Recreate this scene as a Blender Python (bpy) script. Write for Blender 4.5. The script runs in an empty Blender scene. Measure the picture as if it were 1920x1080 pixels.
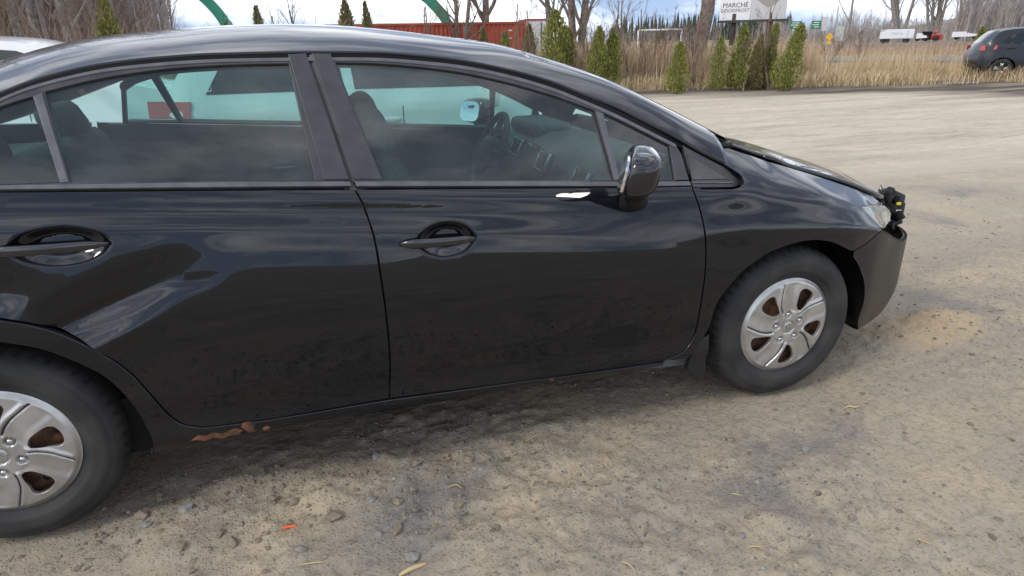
import bpy, bmesh, math, random
import numpy as np
from mathutils import Vector, Matrix
from mathutils.geometry import delaunay_2d_cdt
R = math.radians
SC = bpy.context.scene
COL = SC.collection
rng = np.random.default_rng(7)
random.seed(7)

# ---------------------------------------------------------------- camera
FPX, PW, PH = 1180.0, 1920, 1080
CAM = np.array([0.99241, -1.84235, 1.38109]); PITCH, ROLL, YAW = -0.371715, -0.021611, 0.283105
def _axes():
    cy, sy, cp, sp = math.cos(YAW), math.sin(YAW), math.cos(PITCH), math.sin(PITCH)
    f = np.array([sy*cp, cy*cp, sp]); r0 = np.array([cy, -sy, 0.]); u0 = np.cross(r0, f)
    cr, sr = math.cos(ROLL), math.sin(ROLL)
    return r0*cr+u0*sr, -r0*sr+u0*cr, f
RT, UP, FW = _axes()
cd = bpy.data.cameras.new('camera'); cam = bpy.data.objects.new('camera', cd); COL.objects.link(cam)
cd.sensor_fit = 'HORIZONTAL'; cd.sensor_width = 36; cd.lens = 36*FPX/PW; cd.clip_start = 0.05; cd.clip_end = 2000
M = Matrix(((RT[0], UP[0], -FW[0], CAM[0]), (RT[1], UP[1], -FW[1], CAM[1]), (RT[2], UP[2], -FW[2], CAM[2]), (0, 0, 0, 1)))
cam.matrix_world = M
SC.camera = cam
# ---------------------------------------------------------------- world, sun, exposure
SUN_EL, SUN_AZ = R(42), R(250)          # azimuth clockwise from +Y
w = bpy.data.worlds.new('World'); SC.world = w; w.use_nodes = True
wn, wl = w.node_tree.nodes, w.node_tree.links
wn.clear()
def wnode(t, **k):
    n = wn.new(t)
    for a, b in k.items(): setattr(n, a, b)
    return n
sky = wnode('ShaderNodeTexSky', sky_type='NISHITA', sun_disc=False, sun_elevation=SUN_EL, sun_rotation=SUN_AZ,
            air_density=1.0, dust_density=.6, ozone_density=1.0)
bg = wnode('ShaderNodeBackground'); bg.inputs[1].default_value = 1.0
out = wnode('ShaderNodeOutputWorld')
tc = wnode('ShaderNodeTexCoord')
mp = wnode('ShaderNodeMapping'); mp.inputs['Scale'].default_value = (1, 1, 3.2); mp.inputs['Location'].default_value = (5, 5, 5)
nz = wnode('ShaderNodeTexNoise'); nz.inputs['Scale'].default_value = 2.6; nz.inputs['Detail'].default_value = 9; nz.inputs['Roughness'].default_value = .58
rp = wnode('ShaderNodeValToRGB'); rp.color_ramp.elements[0].position = .43; rp.color_ramp.elements[1].position = .64
rp.color_ramp.elements[0].color = (.12,)*3+(1,); rp.color_ramp.elements[1].color = (1,)*3+(1,)
skm = wnode('ShaderNodeVectorMath', operation='SCALE'); skm.inputs[3].default_value = .125
nz2 = wnode('ShaderNodeTexNoise'); nz2.inputs['Scale'].default_value = 3.2; nz2.inputs['Detail'].default_value = 7
rp2 = wnode('ShaderNodeValToRGB'); rp2.color_ramp.elements[0].position = .3; rp2.color_ramp.elements[1].position = .7
rp2.color_ramp.elements[0].color = (.95, 1.0, 1.08, 1); rp2.color_ramp.elements[1].color = (1.55, 1.57, 1.6, 1)
mx = wnode('ShaderNodeMix', data_type='RGBA')
wl.new(tc.outputs['Generated'], mp.inputs[0]); wl.new(mp.outputs[0], nz.inputs[0]); wl.new(mp.outputs[0], nz2.inputs[0])
wl.new(nz.outputs[0], rp.inputs[0]); wl.new(nz2.outputs[0], rp2.inputs[0]); wl.new(sky.outputs[0], skm.inputs[0])
mps = wnode('ShaderNodeMapping'); mps.inputs['Location'].default_value = (0, 0, .30); wl.new(tc.outputs['Generated'], mps.inputs[0]); wl.new(mps.outputs[0], sky.inputs[0])
wl.new(rp.outputs[0], mx.inputs[0]); wl.new(skm.outputs[0], mx.inputs[6]); wl.new(rp2.outputs[0], mx.inputs[7])
wl.new(mx.outputs[2], bg.inputs[0]); wl.new(bg.outputs[0], out.inputs[0])
sl = bpy.data.lights.new('sun', 'SUN'); sl.energy = 1.0; sl.angle = R(14); sl.color = (1, .95, .88)
so = bpy.data.objects.new('sun', sl); COL.objects.link(so)
sd = Vector((math.sin(SUN_AZ)*math.cos(SUN_EL), math.cos(SUN_AZ)*math.cos(SUN_EL), math.sin(SUN_EL)))
so.rotation_euler = (-sd).to_track_quat('-Z', 'Y').to_euler(); so.location = (0, 0, 30)
vs = SC.view_settings; vs.view_transform = 'Standard'; vs.look = 'None'; vs.exposure = 0.58; vs.gamma = 1
SC.render.engine = 'CYCLES'

# ---------------------------------------------------------------- pixel helpers (photograph pixels -> points on real surfaces)
def ray(px, py):
    px = np.asarray(px, float)[..., None]; py = np.asarray(py, float)[..., None]
    return FW + RT*(px-PW/2)/FPX - UP*(py-PH/2)/FPX
def aty(px, py, y):
    d = ray(px, py); return CAM + d*((y-CAM[1])/d[..., 1])[..., None]
def atz(px, py, z=0.):
    d = ray(px, py); return CAM + d*((z-CAM[2])/d[..., 2])[..., None]
def hit(pix, f, y0=-.12, y1=.75):
    """first crossing of each pixel's ray with the heightfield y=f(x,z); returns (x,z)"""
    pix = np.asarray(pix, float); d = ray(pix[:, 0], pix[:, 1])
    lo = np.full(len(pix), np.nan); hi = lo.copy(); prev = None
    for y in np.linspace(y0, y1, 175):
        P = CAM + d*((y-CAM[1])/d[:, 1])[:, None]
        g = y - f(P[:, 0], P[:, 2])
        if prev is not None:
            m = np.isnan(lo) & (g >= 0); lo[m] = yp; hi[m] = y
        prev, yp = g, y
    lo = np.where(np.isnan(lo), .1, lo); hi = np.where(np.isnan(hi), .1001, hi)
    for _ in range(22):
        y = (lo+hi)/2; P = CAM + d*((y-CAM[1])/d[:, 1])[:, None]
        g = y - f(P[:, 0], P[:, 2]) >= 0
        hi = np.where(g, y, hi); lo = np.where(g, lo, y)
    P = CAM + d*((lo-CAM[1])/d[:, 1])[:, None]
    return P[:, [0, 2]]
def crv(pts, n=8):
    """Catmull-Rom through open polyline"""
    p = np.asarray(pts, float); p = np.vstack([2*p[0]-p[1], p, 2*p[-1]-p[-2]]); o = []
    for i in range(1, len(p)-2):
        for t in np.linspace(0, 1, n, endpoint=False):
            a, b, c, d = p[i-1:i+3]
            o.append(.5*((2*b)+(-a+c)*t+(2*a-5*b+4*c-d)*t*t+(-a+3*b-3*c+d)*t**3))
    o.append(p[-2]); return np.array(o)
def pchip(X, Y):
    X = np.asarray(X, float); Y = np.asarray(Y, float)
    h = np.diff(X); d = np.diff(Y, axis=0)/h.reshape((-1,)+(1,)*(Y.ndim-1))
    m = np.zeros_like(Y)
    with np.errstate(divide='ignore', invalid='ignore'):
        hm = 2*d[:-1]*d[1:]/(d[:-1]+d[1:])
    m[1:-1] = np.where(d[:-1]*d[1:] > 0, hm, 0); m[0] = d[0]; m[-1] = d[-1]
    def ev(x):
        x = np.asarray(x, float); i = np.clip(np.searchsorted(X, x)-1, 0, len(X)-2)
        hh = (X[i+1]-X[i]); t = (x-X[i])/hh
        sh = t.shape+(1,)*(Y.ndim-1); t = t.reshape(sh); hh = hh.reshape(sh)
        tc_ = np.clip(t, 0, 1)
        r = (1+2*tc_)*(1-tc_)**2*Y[i]+tc_*(1-tc_)**2*hh*m[i]+tc_**2*(3-2*tc_)*Y[i+1]+tc_**2*(tc_-1)*hh*m[i+1]
        return r + np.where(t < 0, t, np.where(t > 1, t-1, 0))*hh*np.where(t < 0, m[i], m[i+1])
    return ev
def sm(a, b, x):
    t = np.clip((x-a)/(b-a), 0, 1); return t*t*(3-2*t)
def inpoly(P, loop):
    x, z = P[:, 0], P[:, 1]; c = np.zeros(len(P), bool); L = np.asarray(loop); n = len(L)
    for i in range(n):
        x1, z1 = L[i]; x2, z2 = L[(i+1) % n]
        if z1 == z2: continue
        m = (z1 > z) != (z2 > z)
        c ^= m & (x < (x2-x1)*(z-z1)/(z2-z1)+x1)
    return c
def area(L):
    L = np.asarray(L); x, z = L[:, 0], L[:, 1]
    return .5*np.sum(x*np.roll(z, -1)-np.roll(x, -1)*z)
def resample(L, step):
    L = np.asarray(L, float); o = []
    for i in range(len(L)):
        a, b = L[i], L[(i+1) % len(L)]; n = max(1, int(round(np.linalg.norm(b-a)/step)))
        if np.linalg.norm(b-a) < 1e-6: continue
        for k in range(n): o.append(a+(b-a)*k/n)
    o = np.array(o); keep = [0]
    for i in range(1, len(o)):
        if np.linalg.norm(o[i]-o[keep[-1]]) > step*.25: keep.append(i)
    return o[keep]
def loopnorm(L):
    t = np.roll(L, -1, 0)-np.roll(L, 1, 0); t /= np.linalg.norm(t, axis=1)[:, None]+1e-12
    return np.stack([t[:, 1], -t[:, 0]], 1)      # outward for CCW loops

# ---------------------------------------------------------------- noise (for geometry)
_perm = np.random.default_rng(3).random((256, 256))
def vnoise(x, y):
    xi = np.floor(x).astype(int); yi = np.floor(y).astype(int); fx = x-xi; fy = y-yi
    fx = fx*fx*fx*(fx*(fx*6-15)+10); fy = fy*fy*fy*(fy*(fy*6-15)+10)
    g = lambda a, b: _perm[(a) & 255, (b) & 255]
    return (g(xi, yi)*(1-fx)+g(xi+1, yi)*fx)*(1-fy)+(g(xi, yi+1)*(1-fx)+g(xi+1, yi+1)*fx)*fy - .5
def fbm(x, y, oct=4, gain=.5):
    a, s, o = 1., 1., 0.
    for k in range(oct):
        o = o + a*vnoise(x*s+17.3*k, y*s+5.1*k); a *= gain; s *= 2.03
    return o

# ---------------------------------------------------------------- materials
MATS = {}
def principled(name, col, rough=.5, metal=0., coat=0., coat_r=.03, spec=.5, **k):
    m = bpy.data.materials.new(name); m.use_nodes = True; b = m.node_tree.nodes['Principled BSDF']
    b.inputs['Base Color'].default_value = (*col, 1); b.inputs['Roughness'].default_value = rough
    b.inputs['Metallic'].default_value = metal; b.inputs['Coat Weight'].default_value = coat
    b.inputs['Coat Roughness'].default_value = coat_r; b.inputs['Specular IOR Level'].default_value = spec
    MATS[name] = m; return m
def nodes(m): return m.node_tree.nodes, m.node_tree.links, m.node_tree.nodes['Principled BSDF']
def add_noise(m, c1, c2, scale=8, detail=5, p0=.35, p1=.65, bump=0., bscale=None, coord='Object', rough=None, bdist=.01):
    n, l, b = nodes(m); t = n.new('ShaderNodeTexCoord'); z = n.new('ShaderNodeTexNoise'); z.inputs['Scale'].default_value = scale; z.inputs['Detail'].default_value = detail
    r = n.new('ShaderNodeValToRGB'); r.color_ramp.elements[0].position = p0; r.color_ramp.elements[1].position = p1
    r.color_ramp.elements[0].color = (*c1, 1); r.color_ramp.elements[1].color = (*c2, 1)
    l.new(t.outputs[coord], z.inputs[0]); l.new(z.outputs[0], r.inputs[0]); l.new(r.outputs[0], b.inputs['Base Color'])
    if rough:
        q = n.new('ShaderNodeMapRange'); q.inputs[3].default_value, q.inputs[4].default_value = rough; l.new(z.outputs[0], q.inputs[0]); l.new(q.outputs[0], b.inputs['Roughness'])
    if bump:
        z2 = n.new('ShaderNodeTexNoise'); z2.inputs['Scale'].default_value = bscale or scale*4; z2.inputs['Detail'].default_value = 6
        bp = n.new('ShaderNodeBump'); bp.inputs[0].default_value = bump; bp.inputs[1].default_value = bdist
        l.new(t.outputs[coord], z2.inputs[0]); l.new(z2.outputs[0], bp.inputs['Height']); l.new(bp.outputs[0], b.inputs['Normal'])
    return m
# black paint: dark base, clear coat, thin uneven dust film
pm = principled('paint', (.0022, .0027, .0050), .30, 0., 1.0, .012, .08)
n_, l_, b_ = nodes(pm); b_.inputs['Coat IOR'].default_value = 1.5; b_.inputs['Specular Tint'].default_value = (.80, .86, 1, 1)
t_ = n_.new('ShaderNodeTexCoord'); z1_ = n_.new('ShaderNodeTexNoise'); z1_.inputs['Scale'].default_value = 3.5; z1_.inputs['Detail'].default_value = 8
sx_ = n_.new('ShaderNodeSeparateXYZ'); hr_ = n_.new('ShaderNodeMapRange'); hr_.inputs[1].default_value = .62; hr_.inputs[2].default_value = .18
mu_ = n_.new('ShaderNodeMath'); mu_.operation = 'MULTIPLY'; r_ = n_.new('ShaderNodeValToRGB'); r_.color_ramp.elements[0].position = .38; r_.color_ramp.elements[1].position = .8
ad_ = n_.new('ShaderNodeMath'); ad_.operation = 'MULTIPLY_ADD'; ad_.inputs[1].default_value = .10; ad_.inputs[2].default_value = .0
l_.new(t_.outputs['Object'], z1_.inputs[0]); l_.new(t_.outputs['Object'], sx_.inputs[0]); l_.new(sx_.outputs['Z'], hr_.inputs[0])
l_.new(z1_.outputs[0], r_.inputs[0]); l_.new(hr_.outputs[0], mu_.inputs[0]); l_.new(r_.outputs[0], mu_.inputs[1]); l_.new(mu_.outputs[0], ad_.inputs[0])
mxp = n_.new('ShaderNodeMix'); mxp.data_type = 'RGBA'; mxp.inputs[6].default_value = (.0022, .0027, .0050, 1); mxp.inputs[7].default_value = (.055, .047, .038, 1)
l_.new(ad_.outputs[0], mxp.inputs[0])
# upward faces: dust film, its pale tint also standing in for sky sheen
ge_ = n_.new('ShaderNodeNewGeometry'); sn_ = n_.new('ShaderNodeSeparateXYZ'); l_.new(ge_.outputs['Normal'], sn_.inputs[0])
ur_ = n_.new('ShaderNodeMapRange'); ur_.inputs[1].default_value = .15; ur_.inputs[2].default_value = .9; ur_.inputs[3].default_value = 0; ur_.inputs[4].default_value = .16; l_.new(sn_.outputs['Z'], ur_.inputs[0])
um_ = n_.new('ShaderNodeMath'); um_.operation = 'MULTIPLY'; l_.new(ur_.outputs[0], um_.inputs[0]); l_.new(z1_.outputs[0], um_.inputs[1])
mxu = n_.new('ShaderNodeMix'); mxu.data_type = 'RGBA'; mxu.inputs[7].default_value = (.30, .31, .35, 1); l_.new(um_.outputs[0], mxu.inputs[0]); l_.new(mxp.outputs[2], mxu.inputs[6])
l_.new(mxu.outputs[2], b_.inputs['Base Color'])
cr_ = n_.new('ShaderNodeMapRange'); cr_.inputs[3].default_value = .012; cr_.inputs[4].default_value = .5; l_.new(ad_.outputs[0], cr_.inputs[0]); l_.new(cr_.outputs[0], b_.inputs['Coat Roughness'])
principled('black_plastic', (.012, .012, .013), .45)
add_noise(principled('trim', (.02, .02, .022), .33), (.036, .036, .040), (.055, .055, .060), 14, 5, rough=(.26, .45))
add_noise(principled('moulding', (.05, .05, .055), .4), (.085, .087, .095), (.12, .122, .13), 20, rough=(.3, .5))
principled('seal', (.006, .006, .006), .7, spec=.2); principled('liner', (.008, .008, .008), 1., spec=.03)
principled('gloss_black', (.008, .008, .01), .12, 0, .6)
add_noise(principled('rubber', (.03, .03, .03), .75), (.014, .014, .015), (.040, .038, .036), 9, 8, bump=.25, bscale=90, rough=(.6, .9), bdist=.003)
add_noise(principled('hubcap', (.5, .5, .49), .33, .75), (.42, .41, .39), (.56, .555, .545), 16, 6, rough=(.26, .42))
principled('slot', (.01, .01, .01), .6)
add_noise(principled('rust', (.12, .05, .02), .85), (.035, .02, .014), (.20, .085, .035), 24, 7, bump=.5, bscale=120, bdist=.002)
principled('chrome', (.6, .6, .6), .16, 1.)
add_noise(principled('interior', (.07, .072, .073), .7), (.085, .09, .092), (.12, .126, .128), 12)
add_noise(principled('fabric', (.035, .036, .037), .9), (.075, .078, .08), (.11, .114, .116), 60, bump=.3, bscale=400, bdist=.002)
add_noise(principled('dashboard', (.06, .063, .064), .6), (.17, .178, .18), (.22, .228, .23), 30, bump=.2, bscale=300, bdist=.001)
principled('headliner', (.42, .42, .40), .9)
principled('mirror', (.9, .9, .9), .02, 1.)
add_noise(principled('white_paint', (.78, .79, .79), .25, 0, .8), (.74, .75, .75), (.82, .83, .83), 3)
principled('dark_glass', (.015, .02, .022), .04, 0, 0, .03, .6)
principled('red_lens', (.55, .02, .015), .12, 0, .7)
principled('amber', (.75, .28, .07), .25, 0, .5)
principled('lamp_white', (.82, .82, .78), .3, 0., .5)
principled('yellow', (.75, .55, .03), .5)
principled('silver', (.6, .6, .6), .3, .9)
principled('grey_paint', (.009, .011, .016), .4, .0, .3)
def glassmat(name, tint, rough=0.0, haze=(.05, .13), hcol=(.33, .37, .36)):
    m = bpy.data.materials.new(name); m.use_nodes = True; n, l = m.node_tree.nodes, m.node_tree.links; n.clear()
    o = n.new('ShaderNodeOutputMaterial'); tr = n.new('ShaderNodeBsdfTransparent'); tr.inputs[0].default_value = (*tint, 1)
    g = n.new('ShaderNodeBsdfGlossy'); g.inputs['Roughness'].default_value = rough; g.inputs[0].default_value = (1, 1, 1, 1)
    fr = n.new('ShaderNodeFresnel'); fr.inputs[0].default_value = 1.58
    d = n.new('ShaderNodeBsdfDiffuse'); d.inputs[0].default_value = (*hcol, 1)
    t = n.new('ShaderNodeTexCoord'); z = n.new('ShaderNodeTexNoise'); z.inputs['Scale'].default_value = 5; z.inputs['Detail'].default_value = 8
    r = n.new('ShaderNodeMapRange'); r.inputs[1].default_value = .4; r.inputs[2].default_value = .8; r.inputs[3].default_value, r.inputs[4].default_value = haze
    l.new(t.outputs['Object'], z.inputs[0]); l.new(z.outputs[0], r.inputs[0])
    m1 = n.new('ShaderNodeMixShader'); m2 = n.new('ShaderNodeMixShader')
    l.new(r.outputs[0], m1.inputs[0]); l.new(tr.outputs[0], m1.inputs[1]); l.new(d.outputs[0], m1.inputs[2])
    l.new(fr.outputs[0], m2.inputs[0]); l.new(m1.outputs[0], m2.inputs[1]); l.new(g.outputs[0], m2.inputs[2]); l.new(m2.outputs[0], o.inputs[0])
    MATS[name] = m; return m
glassmat('glass', (.58, .84, .79)); glassmat('clear_lens', (.9, .93, .88), .08, (.25, .5), (.72, .75, .66))

# ---------------------------------------------------------------- object helpers
ORG = {}
def mk(name, V, F, mat, parent=None, normals=None, smooth=True, loc=None, flatmat=None):
    me = bpy.data.meshes.new(name)
    V = np.asarray(V, float)
    if parent is not None and loc is None: V = V - np.array(ORG.get(parent.name, (0, 0, 0)))
    me.from_pydata(V.tolist(), [], [list(map(int, f)) for f in F]); me.update()
    if smooth: me.polygons.foreach_set('use_smooth', [True]*len(me.polygons))
    me.materials.append(MATS[mat] if isinstance(mat, str) else mat)
    if normals is not None: me.normals_split_custom_set_from_vertices([tuple(n) for n in normals])
    o = bpy.data.objects.new(name, me); COL.objects.link(o)
    if parent is not None:
        o.parent = parent; ORG[o.name] = ORG.get(parent.name, (0., 0., 0.)) if loc is None else (0., 0., 0.)
    if loc is not None: o.location = loc
    return o
def tag(o, label=None, cat=None, group=None, kind=None):
    for k, v in (('label', label), ('category', cat), ('group', group), ('kind', kind)):
        if v: o[k] = v
    return o
def thing(name, loc, label, cat, group=None, rz=0.):
    o = bpy.data.objects.new(name, None); COL.objects.link(o); o.empty_display_size = .2
    o.location = loc; o.rotation_euler = (0, 0, rz); ORG[o.name] = tuple(float(c) for c in loc) if rz == 0 else (0., 0., 0.)
    return tag(o, label, cat, group)
def box(c, s, rot=None):
    x, y, z = [k/2 for k in s]
    V = np.array([(i*x, j*y, k*z) for i in (-1, 1) for j in (-1, 1) for k in (-1, 1)])
    if rot is not None: V = V @ np.array(rot).T
    return V+np.array(c), [(0, 1, 3, 2), (4, 6, 7, 5), (0, 4, 5, 1), (2, 3, 7, 6), (0, 2, 6, 4), (1, 5, 7, 3)]
def rbox(c, s, r=.02, rot=None, seg=2):
    bm = bmesh.new(); bmesh.ops.create_cube(bm, size=1)
    for v in bm.verts: v.co = Vector((v.co.x*s[0], v.co.y*s[1], v.co.z*s[2]))
    bmesh.ops.bevel(bm, geom=bm.edges[:], offset=r, segments=seg, profile=.5, affect='EDGES')
    V = np.array([v.co[:] for v in bm.verts]); F = [[v.index for v in f.verts] for f in bm.faces]; bm.free()
    if rot is not None: V = V @ np.array(rot).T
    return V+np.array(c), F
def join(parts):
    V, F, n = [], [], 0
    for v, f in parts:
        V.append(np.asarray(v, float)); F += [[i+n for i in q] for q in f]; n += len(v)
    return np.vstack(V), F
def tube(pts, rad, seg=8, cap=True):
    P = np.asarray(pts, float); rad = np.broadcast_to(rad, (len(P),)) if np.ndim(rad) < 2 else rad
    T = np.gradient(P, axis=0); T /= np.linalg.norm(T, axis=1)[:, None]+1e-12
    V, F = [], []; up = np.array([0, 0, 1.]) if abs(T[0][2]) < .9 else np.array([1., 0, 0])
    for i, (p, t) in enumerate(zip(P, T)):
        a = np.cross(t, up); a /= np.linalg.norm(a); b = np.cross(a, t); up = b
        ang = np.arange(seg)*2*np.pi/seg
        V.append(p+rad[i]*(np.cos(ang)[:, None]*a+np.sin(ang)[:, None]*b))
    for i in range(len(P)-1):
        for k in range(seg):
            F.append((i*seg+k, (i+1)*seg+k, (i+1)*seg+(k+1) % seg, i*seg+(k+1) % seg))
    V = np.vstack(V)
    if cap: F.append(tuple(range(seg))); F.append(tuple(reversed(range((len(P)-1)*seg, len(P)*seg))))
    return V, F
def lathe_y(prof, seg=64):
    """profile of (radius, y) revolved about the y axis; outward winding for increasing order irrelevant"""
    a = np.arange(seg)*2*np.pi/seg; V = np.vstack([np.stack([r*np.cos(a), np.full(seg, y), r*np.sin(a)], 1) for r, y in prof]); F = []
    for i in range(len(prof)-1):
        for k in range(seg): F.append((i*seg+k, i*seg+(k+1) % seg, (i+1)*seg+(k+1) % seg, (i+1)*seg+k))
    return V, F
def cdt2(loops, step, refine=(), jit=.12, lines=()):
    """triangulate the area inside loops[0] minus the other loops; returns 2D points, triangles, loop index lists"""
    pts, edges, idx = [], [], []
    for L in loops:
        b = len(pts); pts += [tuple(p) for p in L]; n = len(L); idx.append(list(range(b, b+n)))
        edges += [(b+i, b+(i+1) % n) for i in range(n)]
    L0 = np.asarray(loops[0]); lo, hi = L0.min(0), L0.max(0)
    for Q in lines:
        Q = np.asarray(Q); ok = inpoly(Q, loops[0])
        for h in loops[1:]: ok &= ~inpoly(Q, h)
        B0 = np.array(pts)
        for k in range(len(Q)):
            if ok[k] and np.min(np.hypot(*(B0[:len(L0)]-Q[k]).T)) < .006: ok[k] = False
        for k in range(len(Q)):
            if ok[k]:
                pts.append(tuple(Q[k]))
                if k and ok[k-1]: edges.append((len(pts)-2, len(pts)-1))
    bnd = np.array(pts)
    def grid(lo, hi, st):
        gx = np.arange(lo[0], hi[0], st); gz = np.arange(lo[1], hi[1], st*.87)
        X, Z = np.meshgrid(gx, gz); X = X+(np.arange(len(gz)) % 2)[:, None]*st/2
        G = np.stack([X.ravel(), Z.ravel()], 1); return G+(rng.random(G.shape)-.5)*st*jit
    G = grid(lo, hi, step)
    for cx, cz, rr, st in refine:
        G = G[np.hypot(G[:, 0]-cx, G[:, 1]-cz) > rr]
        Q = grid((cx-rr, cz-rr), (cx+rr, cz+rr), st); G = np.vstack([G, Q[np.hypot(Q[:, 0]-cx, Q[:, 1]-cz) <= rr]])
    m = inpoly(G, loops[0])
    for h in loops[1:]: m &= ~inpoly(G, h)
    G = G[m]
    keep = np.ones(len(G), bool)
    for s in range(0, len(G), 2000):
        dd = np.min((G[s:s+2000, None, 0]-bnd[None, :, 0])**2+(G[s:s+2000, None, 1]-bnd[None, :, 1])**2, 1); keep[s:s+2000] = dd > (step*.3)**2
    G = G[keep]; allp = pts+[tuple(p) for p in G]
    r = delaunay_2d_cdt([Vector(p) for p in allp], edges, [], 0, 1e-7)
    P = np.array([v[:] for v in r[0]]); T = np.array(r[2]); orig = r[3]
    c = P[T].mean(1); m = inpoly(c, loops[0])
    for h in loops[1:]: m &= ~inpoly(c, h)
    T = T[m]; mp_ = {}
    for i, o in enumerate(orig):
        for k in o: mp_[k] = i
    return P, T, [[mp_[k] for k in ii] for ii in idx]
def panel(name, loop, f, mat, parent, step=.014, holes=(), refine=(), gap=.002, roll=.0025, depth=.014, off=0., mirror=False, bstep=.008, label=None, both=False, lines=()):
    """a sheet lying on the heightfield y=f(x,z) with rolled-in edges; off pushes it along +y"""
    L = resample(loop, bstep)
    if area(L) < 0: L = L[::-1]
    nrm = loopnorm(L); L0 = L-nrm*(gap+roll)
    loops = [L0]; outs = [nrm]
    for h in holes:
        H = resample(h, bstep)
        if area(H) > 0: H = H[::-1]
        nh = loopnorm(H); loops.append(H-nh*roll); outs.append(nh)
    P, T, idx = cdt2(loops, step, refine, lines=lines)
    x, z = P[:, 0], P[:, 1]; y = f(x, z); e = .0015
    fx = (f(x+e, z)-f(x-e, z))/(2*e); fz = (f(x, z+e)-f(x, z-e))/(2*e)
    N = np.stack([fx, -np.ones_like(fx), fz], 1); N /= np.linalg.norm(N, axis=1)[:, None]
    V = np.stack([x, y+off, z], 1); Vs, Ns, Fs = [V], [N], []
    # orient outward (-y)
    for t in T:
        a, b, c = P[t]; ccw = (b[0]-a[0])*(c[1]-a[1])-(b[1]-a[1])*(c[0]-a[0]) > 0
        Fs.append(tuple(t) if ccw else (t[0], t[2], t[1]))
    nv = len(V)
    for ii, on in zip(idx, outs):
        o3 = np.stack([on[:, 0], np.zeros(len(on)), on[:, 1]], 1); Nb = N[ii]; Vb = V[ii]
        o3 = o3-Nb*np.sum(o3*Nb, 1)[:, None]; o3 /= np.linalg.norm(o3, axis=1)[:, None]+1e-9
        r1 = Vb+o3*roll*.7-Nb*roll*.3; r2 = Vb+o3*roll-Nb*roll; r3 = Vb+o3*roll-Nb*depth
        n1 = Nb*.7+o3*.7; prev = np.array(ii); k = len(ii)
        for rr, nn in ((r1, n1), (r2, o3), (r3, o3)):
            Vs.append(rr); Ns.append(nn/np.linalg.norm(nn, axis=1)[:, None]); cur = np.arange(nv, nv+k)
            for i in range(k):
                j = (i+1) % k; Fs.append((prev[i], cur[i], cur[j], prev[j]))
            prev = cur; nv += k
    V = np.vstack(Vs); N = np.vstack(Ns)
    res = []
    if not mirror or both: res.append(mk(name, V, Fs, mat, parent, N))
    if mirror or both:
        V2 = V.copy(); V2[:, 1] = 2*MID-V2[:, 1]; N2 = N.copy(); N2[:, 1] *= -1
        res.append(mk(name, V2, [q[::-1] for q in Fs], mat, parent if not both else both, N2))
    if label:
        for o in res: o['label'] = label
    return res[0] if len(res) == 1 else res
MID = .876
def mirV(VF):
    V = VF[0].copy(); V[:, 1] = 2*MID-V[:, 1]; return V, [tuple(reversed(q)) for q in VF[1]]

# ================================================================ ground
EDGE = lambda x: 16.6-.27*(x-10.6)                     # where the bare lot meets the dead grass
def gh(x, y):
    x = np.asarray(x, float); y = np.asarray(y, float); d = np.hypot(x-1.5, y)
    h = .030*fbm(x*.45, y*.45, 3)*sm(.2, 2.5, d)+.014*fbm(x*1.7+9, y*1.7, 3)
    near = np.exp(-((d-.5)/4.5)**2)
    rid = 1-2*np.abs(fbm(x*5.2, y*5.2+3, 3)); cl = fbm(x*17, y*17, 3); patch = sm(-.12, .25, fbm(x*1.3+4, y*1.3+8, 3))
    h = h+near*(.016*rid*patch+.017*cl*(.25+.75*patch)+.008*np.abs(fbm(x*33, y*33, 3))*(.3+patch)+.006*fbm(x*60, y*60, 3))
    h = h+.006*fbm(x*6+3*y, y*14, 3)*sm(2, 5, d)*np.exp(-(d/16)**2)     # dragged ruts farther off
    h = h+.060*np.exp(-((x-3.80)/.36)**2-((y-.30)/.16)**2)*(1+.9*fbm(x*9, y*9, 4))   # sand pushed up ahead of the wheel
    h = h+.035*np.exp(-((x-.62)/.5)**2-((y-.0)/.22)**2)*(.6+.9*fbm(x*7, y*7, 3))     # clods beside the sill
    h = h-.012*np.exp(-((y-.12)/.16)**2)*sm(4.2, 3.2, x)*0.5
    for ax in (0., 2.665):
        q = np.exp(-((x-ax)/.20)**2-((y-.12)/.17)**2); h = h*(1-q)-.006*q
    h = h*sm(16, 10, np.abs(y))*sm(40, 25, np.abs(x)) - .004
    return np.where(y > EDGE(x)+2, h-.25*sm(0, 8, y-EDGE(x)-2)*sm(36, 16, y), h)
def spaced(lo, a, b, hi, st, g=1.045):
    c = list(np.arange(a, b, st)); s = st
    while c[-1] < hi: s *= g; c.append(c[-1]+s)
    s = st
    while c[0] > lo: s *= g; c.insert(0, c[0]-s)
    return np.array(c)
gx, gy = spaced(-400, -.3, 4.6, 900, .0125), spaced(-400, -1.15, 1.0, 900, .0125)
GX, GY = np.meshgrid(gx, gy); GZ = gh(GX, GY); nx, ny = len(gx), len(gy)
I = np.arange(nx*ny).reshape(ny, nx)
gF = np.stack([I[:-1, :-1], I[:-1, 1:], I[1:, 1:], I[1:, :-1]], -1).reshape(-1, 4)
gm = principled('dirt', (.3, .26, .2), .93, spec=.25); n, l, b = nodes(gm)
def N(t, **k):
    o = n.new(t)
    for a, v in k.items(): setattr(o, a, v)
    return o
def noise(sc, det=6, src=None, rough=.6):
    z = N('ShaderNodeTexNoise'); z.inputs['Scale'].default_value = sc; z.inputs['Detail'].default_value = det; z.inputs['Roughness'].default_value = rough
    l.new(src or co.outputs['Object'], z.inputs[0]); return z.outputs[0]
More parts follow.
